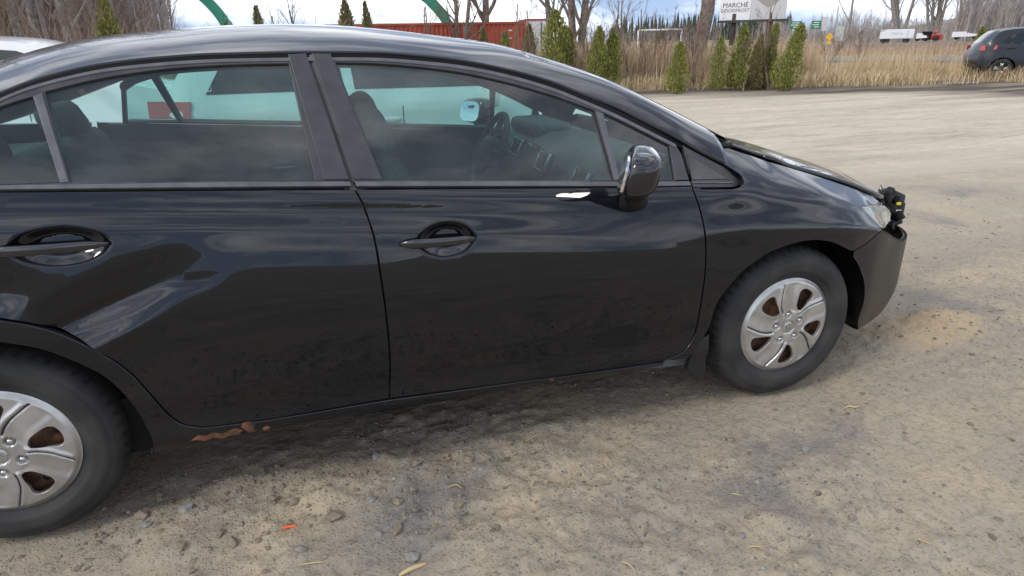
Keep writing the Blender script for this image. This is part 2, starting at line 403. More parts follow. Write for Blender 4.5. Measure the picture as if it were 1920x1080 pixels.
def ramp(src, p0, p1, c0=(0, 0, 0), c1=(1, 1, 1)):
    r = N('ShaderNodeValToRGB'); r.color_ramp.elements[0].position = p0; r.color_ramp.elements[1].position = p1
    r.color_ramp.elements[0].color = (*c0, 1); r.color_ramp.elements[1].color = (*c1, 1); l.new(src, r.inputs[0]); return r.outputs[0]
def mixc(fac, a, b2):
    m = N('ShaderNodeMix', data_type='RGBA')
    for i, v in ((0, fac), (6, a), (7, b2)):
        if isinstance(v, (tuple, float)): m.inputs[i].default_value = v if isinstance(v, float) else (*v, 1)
        else: l.new(v, m.inputs[i])
    return m.outputs[2]
def math_(op, a, b2=None, c=None):
    m = N('ShaderNodeMath', operation=op)
    for i, v in enumerate((a, b2, c)):
        if v is None: continue
        if isinstance(v, (int, float)): m.inputs[i].default_value = v
        else: l.new(v, m.inputs[i])
    return m.outputs[0]
co = N('ShaderNodeTexCoord')
base = mixc(ramp(noise(.55, 6), .36, .64), (.30, .255, .20), (.40, .338, .25))
base = mixc(ramp(noise(1.9, 7), .50, .68), base, (.47, .38, .26))                 # sand
base = mixc(ramp(noise(1.25, 8), .56, .70), base, (.205, .190, .172))               # gravelly grey
base = mixc(math_('MULTIPLY', ramp(noise(30, 8, rough=.8), .50, .68), .62), base, (.115, .10, .082))
base = mixc(math_('MULTIPLY', ramp(noise(70, 5), .55, .72), .45), base, (.50, .45, .38))
vo = N('ShaderNodeTexVoronoi'); vo.inputs['Scale'].default_value = 75; l.new(co.outputs['Object'], vo.inputs[0])
vr = ramp(vo.outputs['Distance'], .05, .38)
base = mixc(math_('MULTIPLY', math_('SUBTRACT', 1, vr), math_('MULTIPLY', ramp(noise(1.6, 6), .48, .62), .55)), base, vo.outputs['Color'] if False else (.36, .35, .335))
# the sand heap ahead of the wheel
sx = N('ShaderNodeSeparateXYZ'); l.new(co.outputs['Object'], sx.inputs[0])
ex_ = math_('POWER', math_('DIVIDE', math_('SUBTRACT', sx.outputs[0], 3.72), .52), 2); ey_ = math_('POWER', math_('DIVIDE', math_('SUBTRACT', sx.outputs[1], .27), .25), 2)
hp = math_('ADD', math_('ADD', ex_, ey_), math_('MULTIPLY', noise(7, 5), .9)); base = mixc(math_('MULTIPLY', ramp(hp, .55, 1.25, (1, 1, 1), (0, 0, 0)), .8), base, (.45, .335, .205))
# pale dry streaks far out on the lot, then dark humus strip and dead-grass field beyond its edge
mpg = N('ShaderNodeMapping'); mpg.inputs['Rotation'].default_value = (0, 0, R(-18)); mpg.inputs['Scale'].default_value = (.25, 1.6, 1); l.new(co.outputs['Object'], mpg.inputs[0])
stz = noise(.9, 6, mpg.outputs[0])
far = ramp(math_('MULTIPLY', sx.outputs[1], .1), .12, .5)
base = mixc(math_('MULTIPLY', far, .8), base, mixc(ramp(stz, .34, .62), (.46, .39, .30), (.64, .555, .43)))
base = mixc(math_('MULTIPLY', ramp(noise(5, 9, mpg.outputs[0], .75), .52, .66), math_('MULTIPLY', far, .55)), base, (.20, .165, .125))
base = mixc(math_('MULTIPLY', ramp(noise(9, 10, rough=.85), .50, .66), math_('MULTIPLY', far, .5)), base, (.25, .205, .15))
base = mixc(math_('MULTIPLY', ramp(noise(2.2, 9, rough=.7), .54, .68), math_('MULTIPLY', far, .35)), base, (.30, .25, .19))
ed = math_('ADD', sx.outputs[1], math_('MULTIPLY_ADD', sx.outputs[0], .27, -19.46))            # >0 beyond the edge
ede = math_('ADD', ed, math_('MULTIPLY_ADD', noise(.35, 6, mpg.outputs[0]), 7.0, -3.5))
xs_ = math_('MINIMUM', math_('MAXIMUM', math_('MULTIPLY_ADD', sx.outputs[0], .45, -5.6), 0.), 3.6)
base = mixc(ramp(math_('MULTIPLY_ADD', math_('ADD', ede, xs_), .1, .5), .04, .30), base, mixc(ramp(stz, .48, .66), (.085, .066, .049), (.30, .245, .18)))
base = mixc(ramp(math_('MULTIPLY_ADD', ede, .1, .5), .47, .53), base, mixc(ramp(noise(1.2, 6), .35, .65), (.22, .155, .085), (.40, .30, .165)))
l.new(base, b.inputs['Base Color'])
bh_ = math_('ADD', math_('MULTIPLY', noise(38, 9, rough=.7), .6), math_('MULTIPLY', vr, -.25))
bp = N('ShaderNodeBump'); l.new(math_('MULTIPLY_ADD', far, -.8, 1.0), bp.inputs[0]); bp.inputs[1].default_value = .016; l.new(bh_, bp.inputs['Height']); l.new(bp.outputs[0], b.inputs['Normal'])
go = mk('ground', np.stack([GX, GY, GZ], -1).reshape(-1, 3), gF, 'dirt'); go['kind'] = 'structure'
def gz1(x, y): return float(gh(np.array([x]), np.array([y]))[0])

# -- gravel and stones
def stone_mesh(k, rs):
    bm = bmesh.new(); bmesh.ops.create_icosphere(bm, subdivisions=1, radius=1)
    V = np.array([v.co[:] for v in bm.verts]); F = [[v.index for v in f.verts] for f in bm.faces]; bm.free()
    V = V*(1+rs.uniform(-.3, .3, (len(V), 1)))*np.array([1, rs.uniform(.6, 1), rs.uniform(.4, .75)]); return V, F
rs = np.random.default_rng(11); protos = [stone_mesh(k, rs) for k in range(14)]
for nm_, c1, c2 in (('pebble_grey', (.16, .155, .15), (.36, .345, .32)), ('clod', (.20, .165, .125), (.33, .275, .20))):
    m = principled(nm_, c1, .9, spec=.25); n2, l2, b2 = nodes(m); oi = n2.new('ShaderNodeNewGeometry'); rr = n2.new('ShaderNodeValToRGB')
    rr.color_ramp.elements[0].color = (*c1, 1); rr.color_ramp.elements[1].color = (*c2, 1); l2.new(oi.outputs['Random Per Island'], rr.inputs[0])
    zz = n2.new('ShaderNodeTexNoise'); zz.inputs['Scale'].default_value = 60; zz.inputs['Detail'].default_value = 6; tt = n2.new('ShaderNodeTexCoord'); l2.new(tt.outputs['Object'], zz.inputs[0])
    mm = n2.new('ShaderNodeMix'); mm.data_type = 'RGBA'; mm.blend_type = 'MULTIPLY'; mm.inputs[0].default_value = .7; l2.new(rr.outputs[0], mm.inputs[6])
    r3 = n2.new('ShaderNodeValToRGB'); r3.color_ramp.elements[0].position = .3; r3.color_ramp.elements[1].position = .65; r3.color_ramp.elements[0].color = (.45, .42, .38, 1); l2.new(zz.outputs[0], r3.inputs[0]); l2.new(r3.outputs[0], mm.inputs[7]); l2.new(mm.outputs[2], b2.inputs['Base Color'])
    bq = n2.new('ShaderNodeBump'); bq.inputs[0].default_value = .5; bq.inputs[1].default_value = .004; l2.new(zz.outputs[0], bq.inputs['Height']); l2.new(bq.outputs[0], b2.inputs['Normal'])
def scatter(name, count, dens, smin, smax, mat, label, cat, pw=3.):
    Vs, Fs, nn, made = [], [], 0, 0
    while made < count:
        P = np.stack([rs.uniform(-.6, 7.5, 4000), rs.uniform(-1.25, 3.0, 4000)], 1); P = P[rs.random(4000) < dens(P[:, 0], P[:, 1])]
        P = P[~((np.abs(P[:, 1]-.12) < .14) & ((np.abs(P[:, 0]) < .16) | (np.abs(P[:, 0]-2.665) < .16)))]
        H = gh(P[:, 0], P[:, 1])
        for (x, y), z in zip(P, H):
            V, F = protos[rs.integers(14)]; s = smin+(smax-smin)*rs.random()**pw; a = rs.uniform(0, 6.28); c, si = math.cos(a), math.sin(a)
            Vs.append(V @ np.array([[c, si, 0], [-si, c, 0], [0, 0, 1]])*s+np.array([x, y, z-s*.05])); Fs.append(np.array(F)+nn); nn += len(V); made += 1
            if made >= count: break
    o = mk(name, np.vstack(Vs), np.vstack(Fs), mat, smooth=False); o['kind'] = 'stuff'; return tag(o, label, cat)
def dens_g(x, y):
    p = sm(-.02, .22, fbm(x*1.3+4, y*1.3+8, 3)); q = np.exp(-((x-2.05)/.55)**2-((y+.62)/.28)**2); e = np.exp(-((y-.06)/.12)**2)*sm(2.3, 1.7, x)
    return np.clip(.10+.55*p+.9*q+.5*e, 0, 1)*np.exp(-np.hypot(x-1.6, y+.5)/2.6)
scatter('gravel', 16000, dens_g, .0012, .0085, 'pebble_grey', 'fine grey gravel scattered over the dirt beside the black sedan', 'gravel', 5)
scatter('soil_crumbs', 6000, lambda x, y: np.clip(.1+np.exp(-((y-.02)/.22)**2)*sm(2.4, 1.2, x)+.8*np.exp(-((x-3.95)/.3)**2-((y-.3)/.25)**2), 0, 1)*np.exp(-np.hypot(x-1.6, y)/2.8), .002, .015, 'clod', 'brown crumbs of dried soil along the black sedan', 'soil', 5)
for k in range(46):
    if k < 34: px, py = rs.uniform(150, 900), rs.uniform(830, 1060)
    else: px, py = rs.uniform(900, 1900), rs.uniform(720, 1060)
    q = atz(px, py); x, y = q[0], q[1]
    if y > .16: y = .14
    if abs(y-.12) < .2 and (abs(x) < .3 or abs(x-2.66) < .3): continue
    V, F = stone_mesh(k, rs); bm = bmesh.new(); s = rs.uniform(.012, .027)*(1 if k < 34 else .7)
    vv = [bm.verts.new(v) for v in V*s]; [bm.faces.new([vv[i] for i in f]) for f in F]
    bmesh.ops.subdivide_edges(bm, edges=bm.edges[:], cuts=1, smooth=.25, fractal=.35, seed=k)
    V2 = np.array([v.co[:] for v in bm.verts]); bm.verts.index_update(); F2 = [[v.index for v in f.verts] for f in bm.faces]; bm.free()
    o = mk('stone', V2, F2, 'clod' if k % 3 else 'pebble_grey', smooth=False); o.location = (x, y, gz1(x, y)+s*.15); o.rotation_euler = (0, 0, k*1.3)
    tag(o, 'rough brown stone crusted with soil, loose on the dirt' if k % 3 else 'rough grey stone lying loose on the dirt', 'stone', 'loose brown stones on the dirt' if k % 3 else 'loose grey stones on the dirt')
principled('straw', (.55, .42, .22), .8); principled('orange_plastic', (.85, .16, .05), .4)
def strip(name, pts, wd, mat, label, cat, group=None):
    P = np.array([(q[0], q[1], gz1(q[0], q[1])+.003) for q in (atz(*p) for p in pts)]); P[1:-1, 2] += .002
    c = crv(P, 5); t = np.linspace(0, 1, len(c)); V, F = tube(c, wd*(.35+.65*np.sin(np.pi*t)**.5), 5); 
    return tag(mk(name, V, F, mat), label, cat, group)
strip('dry_leaf', [(748, 1079), (772, 1068), (802, 1056)], .0075, 'straw', 'pale curled dry corn leaf lying on the dirt', 'leaf')
for a in ([(560, 1064), (590, 1060), (610, 1058)], [(1400, 1027), (1415, 1026), (1430, 1027)], [(985, 825), (1000, 818), (1015, 812)], [(1368, 926), (1380, 930), (1390, 932)], [(1715, 1012), (1732, 1020), (1745, 1026)], [(1165, 1060), (1180, 1068), (1192, 1079)], [(840, 925), (856, 920), (868, 921)]):
    strip('straw_stalk', a, .0022, 'straw', 'thin pale straw stalk lying on the bare dirt', 'straw', 'straw stalks on the dirt')
strip('twig', [(1580, 767), (1592, 763), (1603, 765), (1612, 761)], .004, 'straw', 'short pale forked twig on the dirt beyond the front wheel', 'twig')
strip('plastic_scrap', [(531, 1000), (545, 994), (558, 991)], .006, 'orange_plastic', 'small orange plastic scrap on the dirt under the sedan', 'scrap')
# ================================================================ the black sedan
ZB = lambda x: 1.08-.0735*np.asarray(x, float)
CREASE = pchip([-1, .18, 1.1, 2.21, 2.5, 2.75, 2.9, 3.05, 3.3], [1.0, .948, .859, .722, .69, .67, .65, .62, .56])
def _cols():
    X = [-1.0, -.6, -.2, .2, .65, 1.1, 1.65, 2.1, 2.22, 2.35, 2.5, 2.6, 2.75, 2.9, 3.05, 3.15, 3.3]
    plan = dict(zip(X, [.12, .03, .008, .002, 0, 0, .001, .002, .002, .001, 0, .001, .006, .018, .048, .085, .165]))
    top = {2.35: (.80, .012, .89, .035, .985, .13), 2.5: (.79, .012, .875, .048, .965, .16), 2.6: (.78, .012, .86, .055, .943, .19), 2.75: (.765, .02, .835, .07, .90, .20),
           2.9: (.735, .035, .79, .085, .853, .205), 3.05: (.695, .07, .74, .115, .80, .21), 3.15: (.66, .115, .70, .155, .758, .225), 3.3: (.615, .20, .65, .235, .71, .28)}
    Y, Z = [], []
    for x in X:
        p = plan[x]; zc = float(CREASE(x)); zb = float(ZB(x))
        tuck = float(sm(2.9, 3.2, np.array(x)))
        cw_ = .008+.03*float(sm(2.15, 2.5, np.array(x)))
        B_ = (1-.65*float(sm(2.1, 2.6, np.array(x))))*(.5+.5*float(sm(-.6, .1, np.array(x)))); bq = -.028*B_
        zh = float(np.interp(x, [-.5, .2, 2.2, 3.3], [.85, .834, .674, .62])); kk = .15/(zh-.52)*(1-.8*float(sm(2.2, 2.7, np.array(x)))); pb_ = lambda z: .5*kk*max(0, z-.52)**2+bq+p
        zz = [.10, .215, .285, .355, .45, .5*(.5+zc-.05-cw_), zc-.05-cw_, zc-cw_, zc+cw_]
        yy = [.075+p+bq*.5, .034+p+.02*tuck+bq*.8, .012+p+.012*tuck+bq, .017+p+bq, .007+p+bq, pb_(zz[5]), pb_(zz[6]), pb_(zz[7]), pb_(zz[7])+.003]; yc_ = yy[-1]-p
        if x < 2.3:
            s = float(sm(0.2, 1.9, np.array(x))); zt = zb-.035
            zz += [zc+(zt-zc)*(.62-.1*s), zt, zb, zb+.08]; yy += [p+.037*(1-s)+(yc_+.016)*s, p+.043*(1-s)+.032*s, p+.05, p+.10]
        else:
            a = top[x]; zz += [a[0], a[2], a[4], a[4]+.08]; yy += [max(a[1], p+yc_+.006), a[3], a[5], a[5]+.16]
        Z.append(zz); Y.append(yy)
    return np.array(X), np.array(Y), np.array(Z)
_X, _Y, _Z = _cols(); _fy, _fz = pchip(_X, _Y), pchip(_X, _Z)
HC_F, HC_R = (1.325, .818), (.30, .907)      # handle cups
def f_side(x, z, cups=True, dents=True):
    x = np.asarray(x, float); z = np.asarray(z, float); sh = x.shape; x = x.ravel(); z = z.ravel()
    yr, zr = _fy(x), _fz(x); h = np.diff(zr, axis=1); d = np.diff(yr, axis=1)/h
    m = np.zeros_like(yr)
    den = d[:, :-1]+d[:, 1:]; pr = d[:, :-1]*d[:, 1:]
    m[:, 1:-1] = np.where(pr > 0, 2*pr/np.where(np.abs(den) < 1e-12, 1, den), 0)
    # keep curvature through the gentle rows
    for k in (5, 6, 10): m[:, k] = .5*(d[:, k-1]+d[:, k])
    m[:, 0] = d[:, 0]; m[:, -1] = d[:, -1]
    i = np.clip((z[:, None] >= zr).sum(1)-1, 0, zr.shape[1]-2); r = np.arange(len(x))
    hh = h[r, i]; t = np.clip((z-zr[r, i])/hh, -2, 3); tcl = np.clip(t, 0, 1)
    y = (1+2*tcl)*(1-tcl)**2*yr[r, i]+tcl*(1-tcl)**2*hh*m[r, i]+tcl**2*(3-2*tcl)*yr[r, i+1]+tcl**2*(tcl-1)*hh*m[r, i+1]
    y += np.where(t < 0, t, np.where(t > 1, t-1, 0))*hh*np.where(t < 0, m[r, i], m[r, i+1])
    for ax in (0., 2.665):                                  # wheel-arch flares
        q = np.hypot(x-ax, (z-.305)*1.0); y -= .004*sm(.50, .375, q)*sm(.9, .7, z)*sm(.2, .34, z)
    if dents:
        u = (x-.36)*.91+(z-.725)*.41; v = (z-.725)*.91-(x-.36)*.41
        y += .026*np.exp(-(u/.20)**2-(v/.058)**2)
        y -= .010*np.exp(-((u+.03)/.17)**2-((v+.075)/.035)**2)
        y += .0045*np.cos(v*95+u*9)*np.exp(-((u+.02)/.15)**2-((v+.005)/.07)**2)
        q = ((x-.13)/.08)**2+((z-.80)/.07)**2; y += .016*np.exp(-q*1.3)
        q = ((x-.60)/.05)**2+((z-.775-.15*(x-.6))/.018)**2; y += .003*np.exp(-q)
        y += .0012*np.sin(x*7.3+z*4)*np.sin(z*9+x*2)*sm(.4, .6, z)*sm(2.3, 2.1, x)*0.5
    if cups:
        for cx, cz, rx, rz in ((HC_F[0], HC_F[1], .098, .058), (HC_R[0]+.0, HC_R[1]-.0, .125, .056)):
            q = np.sqrt(((x-cx)/rx)**2+((z-cz+.02*(x-cx))/rz)**2); y += .026*sm(1.0, .45, q)
    return y.reshape(sh)
f_plain = lambda x, z: f_side(x, z, False, True)
f_nod = lambda x, z: f_side(x, z, False, False)
def f_green(x, z):
    h = np.asarray(z, float)-ZB(x); return .05+.60*h+.11*h*(h-.36)+.05*sm(2.0, 2.6, np.asarray(x, float))
side = lambda P: hit(P, f_nod)
green = lambda P: hit(P, f_green)

car = thing('black_sedan', (1.3, MID, 0), 'black four-door sedan with dented rear door and torn-off front bumper edge', 'car')
PX_CUT = [(657, 341), (668, 360), (682, 388), (700, 440), (712, 505), (724, 590), (731, 670), (730, 748)]
PX_FCUT = [(1298, 351), (1310, 385), (1320, 425), (1324, 470), (1321, 525), (1311, 590), (1301, 630), (1284, 656), (1265, 668), (1240, 677)]
PX_SILLTOP = [(1240, 678), (1000, 713), (730, 750), (500, 788), (385, 802)]
PX_ARCHDOOR = [(385, 802), (345, 796), (318, 779), (277, 734), (245, 700), (200, 668), (122, 629), (60, 610), (0, 600)]
cut = side(crv(PX_CUT)); fcut = side(crv(PX_FCUT)); silltop = side(PX_SILLTOP); archdoor = side(crv(PX_ARCHDOOR))
belt = lambda xa, xb, dz=-.012: np.stack([np.linspace(xa, xb, 20), ZB(np.linspace(xa, xb, 20))+dz], 1)
# -- front door
doors = []
fd_loop = np.vstack([belt(cut[0][0], fcut[0][0]), fcut, silltop[1:3][:1], cut[::-1]])
f_all = lambda x, z: f_side(x, z)
_cx = np.arange(-.1, 3.2, .012); CL = [np.stack([_cx, CREASE(_cx)+d], 1) for d in (-.026, -.008, 0, .008, .026)]
d1 = panel('front_door', fd_loop, f_all, 'paint', car, refine=[(HC_F[0], HC_F[1], .12, .005)], both=car, lines=CL)
rd_tail = np.array([[-.02, .72], [-.06, .80], [-.05, .95], [-.03, 1.07]])
rd_loop = np.vstack([belt(-.03, cut[0][0]), cut, silltop[3:], archdoor[1:], rd_tail])
d2 = panel('rear_door', rd_loop, f_all, 'paint', car, refine=[(HC_R[0], HC_R[1], .15, .005)], both=car, lines=CL)
FD, RD = d1[0], d2[0]; FD2, RD2 = d1[1], d2[1]
RD['label'] = 'rear door with a creased dent above the wheel'
# -- fender
def arcpts(cx, cz, r, a0, a1, n=40):
    a = np.radians(np.linspace(a0, a1, n)); return np.stack([cx+r*np.cos(a), cz+r*np.sin(a)], 1)
archF = side(crv([(1332, 612), (1344, 572), (1365, 541), (1393, 510), (1420, 489), (1450, 471), (1508, 453), (1556, 454), (1600, 474)]))
gapl = side(crv([(1436, 300), (1488, 315), (1551, 335), (1603, 353), (1634, 366)]))
seam = side([(1603, 470), (1625, 457), (1654, 430)])
apil = side(crv([(1348, 303), (1354, 278)]))
hlp = side([(1635, 409), (1615, 388), (1655, 383)])
sail_b = side(crv([(1300, 354), (1340, 354), (1375, 353), (1391, 347), (1394, 338), (1385, 326), (1348, 303)]))
fend = np.vstack([sail_b, apil[1:], side(crv([(1354, 278), (1395, 286), (1436, 300)]))[1:], gapl[1:], side([(1655, 383)]), hlp[1::-1], seam[::-1], archF[::-1][1:], side([(1322, 630), (1290, 672), (1268, 676)]), fcut[::-1]])
panel('fender', fend, f_nod, 'paint', car, step=.012, depth=.02, both=car, lines=CL)
# -- sill
sill = np.vstack([side([(1246, 681)]), silltop[1:], side([(345, 800), (300, 800), (285, 820), (290, 848), (330, 846), (420, 829), (570, 801), (730, 767), (1000, 724), (1242, 687)])])
sp = panel('sill', sill, f_nod, 'paint', car, depth=.05, gap=.001, both=car)
# rust on the sill
for rp_ in ([(358, 826), (372, 816), (388, 817), (398, 811), (420, 812), (440, 803), (455, 806), (448, 815), (430, 817), (418, 822), (400, 821), (384, 827), (370, 825)], [(452, 800), (456, 793), (470, 790), (479, 794), (476, 803), (481, 808), (468, 811), (460, 806)], [(492, 803), (500, 798), (507, 801), (503, 806), (495, 807)], [(1030, 712), (1036, 709), (1040, 713), (1034, 716)]):
    ro = panel('rust_patch', side(rp_), f_nod, 'rust', sp[0], step=.006, off=-.0012, depth=.003, gap=0, roll=.0005, bstep=.004); ro['label'] = 'patch of rust eaten into the sill'
# -- rear quarter with arch lip (mostly outside the picture)
archR = side(crv([(0, 643), (83, 658), (167, 692), (208, 718), (250, 763), (280, 815), (290, 848)]))
arR = np.vstack([arcpts(.0, .31, .36, 186, 75, 40)])
qp = np.vstack([np.array([[.378, .245]]), archR[::-1][1:], arcpts(0, .305, .36, 80, 188, 40), np.array([[-.42, .25], [-.93, .28], [-.99, .5], [-.97, .95], [-.6, 1.09], [-.05, 1.07], [-.07, .95], [-.08, .80], [-.04, .735]]), archdoor[::-1]])
panel('rear_quarter', qp, f_nod, 'paint', car, step=.016, depth=.02, both=car)
# -- front bumper corner wrapping round the nose
PL = np.array([(2.90, .008), (2.96, .018), (3.02, .033), (3.08, .053), (3.15, .086), (3.22, .122), (3.31, .168), (3.40, .219), (3.48, .276), (3.55, .365), (3.605, .50), (3.63, .68), (3.635, .876)])
PLc = crv(PL, 6); nP = len(PLc)
tg = np.gradient(PLc, axis=0); tg /= np.linalg.norm(tg, axis=1)[:, None]; nin = np.stack([-tg[:, 1], tg[:, 0]], 1)
def bump_z(x, v):
    zt = np.interp(x, [2.90]+list(seam[:, 0])+[3.385, 3.6], [seam[0, 1]-.012]+list(seam[:, 1]-.002)+[.532, .53]); zl = np.interp(x, [2.95, 3.05, 3.3, 3.5], [.235, .222, .185, .18]); return zl+(zt-zl)*v
VV = np.linspace(0, 1, 30); BV, BF = [], []; nv = len(VV); nP = 70
edge = side(crv([(1603, 472), (1612, 492), (1617, 510), (1620, 530), (1619, 548), (1615, 570), (1609, 587), (1597, 625)])); eo = np.argsort(edge[:, 1]); edge = edge[eo]
SL = np.concatenate([[0], np.cumsum(np.hypot(*np.diff(PLc, axis=0).T))])
UU = np.linspace(0, 1, nP)**1.25
for u in UU:
    for v in VV:
        e = float(np.interp(bump_z(3.0, v), edge[:, 1], edge[:, 0])); s0 = np.interp(e, PLc[:, 0], SL); sv = s0+(SL[-1]-s0)*u
        x, y = np.interp(sv, SL, PLc[:, 0]), np.interp(sv, SL, PLc[:, 1]); nx_, ny_ = np.interp(sv, SL, nin[:, 0]), np.interp(sv, SL, nin[:, 1]); z = bump_z(x, v)
        ins = .022*max(0, (.32-z)/.12)**1.8*float(sm(2.95, 3.15, np.array(x)))+.02*max(0, (z-.50)/.13)**2*float(sm(3.15, 3.3, np.array(x)))
        BV.append((x+nx_*ins, y+ny_*ins, z))
BV = np.array(BV)
for i in range(nP-1):
    for k in range(nv-1): BF.append((i*nv+k, (i+1)*nv+k, (i+1)*nv+k+1, i*nv+k+1))
lip = BV.reshape(nP, nv, 3)
inn = lip.copy(); inn[:, :, 1] += .014; inn[:, :, 0] -= .010; inn[0, :, 1] += .10; inn[0, :, 0] += .012
BVm = np.vstack([BV, inn.reshape(-1, 3)]); o_ = nP*nv
rimF = [(k+1, k, k+o_, k+1+o_) for k in range(nv-1)]+[((i+1)*nv+nv-1, i*nv+nv-1, i*nv+nv-1+o_, (i+1)*nv+nv-1+o_) for i in range(nP-1)]+[(i*nv, (i+1)*nv, (i+1)*nv+o_, i*nv+o_) for i in range(nP-1)]
bh = (BVm, BF+rimF); V_, F_ = join([bh, mirV(bh)])
add_noise(principled('bumper_paint', (.006, .006, .007), .5, 0, .35, .25, .3), (.006, .006, .007), (.014, .013, .012), 5, 8, coord='Object')
bo = mk('front_bumper', V_, F_, 'bumper_paint', car); bo['label'] = 'front bumper cover torn loose along its top edge'
# -- headlight
hl = side([(1615, 388), (1640, 383.5), (1657, 384), (1666, 391), (1671, 402), (1669, 414), (1662, 427), (1654, 428), (1645, 419), (1635, 409)])
hlo = panel('headlight', hl, f_nod, 'lamp_white', car, step=.01, off=.014, depth=.03, gap=.001, both=car)
panel('lens', hl, f_nod, 'clear_lens', hlo[0], step=.01, off=-.002, gap=.0015, both=hlo[1])
am = side([(1643, 404), (1655, 399), (1663, 405), (1661, 418), (1653, 421)])
panel('turn_signal', am, f_nod, 'amber', hlo[0], step=.01, off=.008, gap=.0005, both=hlo[1])
# -- hood
HX = np.linspace(2.585, 3.50, 46); HT = np.linspace(0, 1, 30)
hy = pchip([2.55, 2.75, 2.9, 3.05, 3.2, 3.35, 3.45, 3.52], [.212, .214, .217, .222, .245, .32, .43, .60])
hze = pchip([2.55, 2.61, 2.74, 2.91, 3.06, 3.2, 3.35, 3.52], [.965, .952, .913, .862, .815, .765, .715, .68])
hzc = pchip([2.55, 2.6, 2.84, 2.97, 3.13, 3.3, 3.4, 3.52], [1.005, .992, .942, .905, .86, .812, .775, .715])
def hoodz(x, t): return hze(x)+(hzc(x)-hze(x))*(1-(1-t)**2.4)
HV = np.array([((x+.035*(1-t)**6*sm(2.75, 2.585, np.array(x))), hy(x)+(MID-hy(x))*t, hoodz(x, t)) for x in HX for t in HT]); a, b = len(HX), len(HT)
HF = [(i*b+k, (i+1)*b+k, (i+1)*b+k+1, i*b+k+1) for i in range(a-1) for k in range(b-1)]
low = HV.copy(); low[:, 2] -= .022; n0 = len(HV)
HF2 = HF+[((i+1)*b, i*b, i*b+n0, (i+1)*b+n0) for i in range(a-1)]+[(k, k+1, k+1+n0, k+n0) for k in range(b-1)]+[((a-1)*b+k+1, (a-1)*b+k, (a-1)*b+k+n0, (a-1)*b+k+1+n0) for k in range(b-1)]+[tuple(q+n0 for q in f[::-1]) for f in HF]
hh = (np.vstack([HV, low]), HF2); V_, F_ = join([hh, mirV(hh)])
hd = mk('hood', V_, F_, 'paint', car)
md = hd.modifiers.new('weld', 'WELD'); md.merge_threshold = .0005
# engine bay mass under the hood, cowl, wiper
ev = [(2.35, .30), (3.25, .30), (3.25, .66), (3.05, .74), (2.8, .82), (2.62, .89), (2.45, .93), (2.35, .93)]
def extr(poly, y0, y1):
    n = len(poly); V = np.array([(x, y0, z) for x, z in poly]+[(x, y1, z) for x, z in poly])
    return V, [tuple(range(n)), tuple(range(2*n-1, n-1, -1))]+[(i, i+n, (i+1) % n+n, (i+1) % n) for i in range(n)]
mk('engine_bay', *extr(ev[::-1], .24, 2*MID-.24), 'seal', car, smooth=False)
cw = [(2.36, .955), (2.40, 1.0), (2.50, .972), (2.60, .945), (2.62, .92), (2.36, .90)]
mk('cowl_panel', *extr(cw[::-1], .25, 2*MID-.25), 'black_plastic', car, smooth=False)
wp = mk('wiper_arm', *join([tube([(2.53, .36, .992), (2.50, .5, 1.02), (2.44, .85, 1.06)], .008, 6), rbox((2.53, .36, .982), (.06, .03, .025), .006)]), 'black_plastic', car)
# -- roof, pillars, windscreen, rear window: one section family
DR = np.array([(-1.0, .10, 1.00), (-.7, .09, 1.05), (-.45, .085, 1.085), (-.2, .11, 1.15), (.0, .145, 1.215), (.203, .183, 1.286), (.293, .206, 1.319), (.433, .231, 1.349), (.579, .246, 1.363), (.733, .256, 1.369), (.923, .264, 1.369), (1.177, .272, 1.363), (1.314, .27, 1.351),
               (1.456, .266, 1.332), (1.6, .253, 1.301), (1.747, .233, 1.257), (1.859, .21, 1.21), (1.956, .191, 1.171), (2.052, .166, 1.122), (2.173, .134, 1.06), (2.242, .118, 1.02), (2.34, .105, .97), (2.5, .09, .90), (2.8, .07, .80)])
dy_, dz_ = pchip(DR[:, 0], DR[:, 1]), pchip(DR[:, 0], DR[:, 2])
zc_ = pchip([-1, -.7, -.5, -.2, .025, .105, .187, .295, .402, .545, .722, .89, 1.094, 1.261, 1.426, 1.6, 1.75, 2.0, 2.2, 2.4, 2.6, 2.8],
            [1.02, 1.08, 1.13, 1.27, 1.354, 1.378, 1.402, 1.424, 1.438, 1.449, 1.459, 1.4615, 1.454, 1.438, 1.417, 1.392, 1.352, 1.262, 1.172, 1.075, .978, .90])
pw_ = pchip([-1, .2, .9, 1.5, 1.8, 2.05, 2.4, 2.8], [3, 3, 2.8, 3.4, 6.0, 8.5, 8.5, 8])
def roofz(x, y):
    y0 = dy_(x); t = np.clip((y-y0)/(MID-y0), 0, 1); z = dz_(x)+(zc_(x)-dz_(x))*(1-(1-t)**pw_(x))
    return z
RX = np.concatenate([np.linspace(-.98, 1.70, 90), np.linspace(1.70, 2.38, 40)[1:], np.linspace(2.38, 2.78, 16)[1:]])
RTt = np.concatenate([np.linspace(0, .2, 18), np.linspace(.2, 1, 20)[1:]])
grid = []
for x in RX:
    y0 = float(dy_(x))
    for t in RTt:
        y = y0+(MID-y0)*t; grid.append((x, y, float(roofz(np.array(x), np.array(y)))))
grid = np.array(grid); nb = len(RTt); cat_f = {'roof': [], 'windscreen': [], 'rear_window': [], 'boot_lid': []}
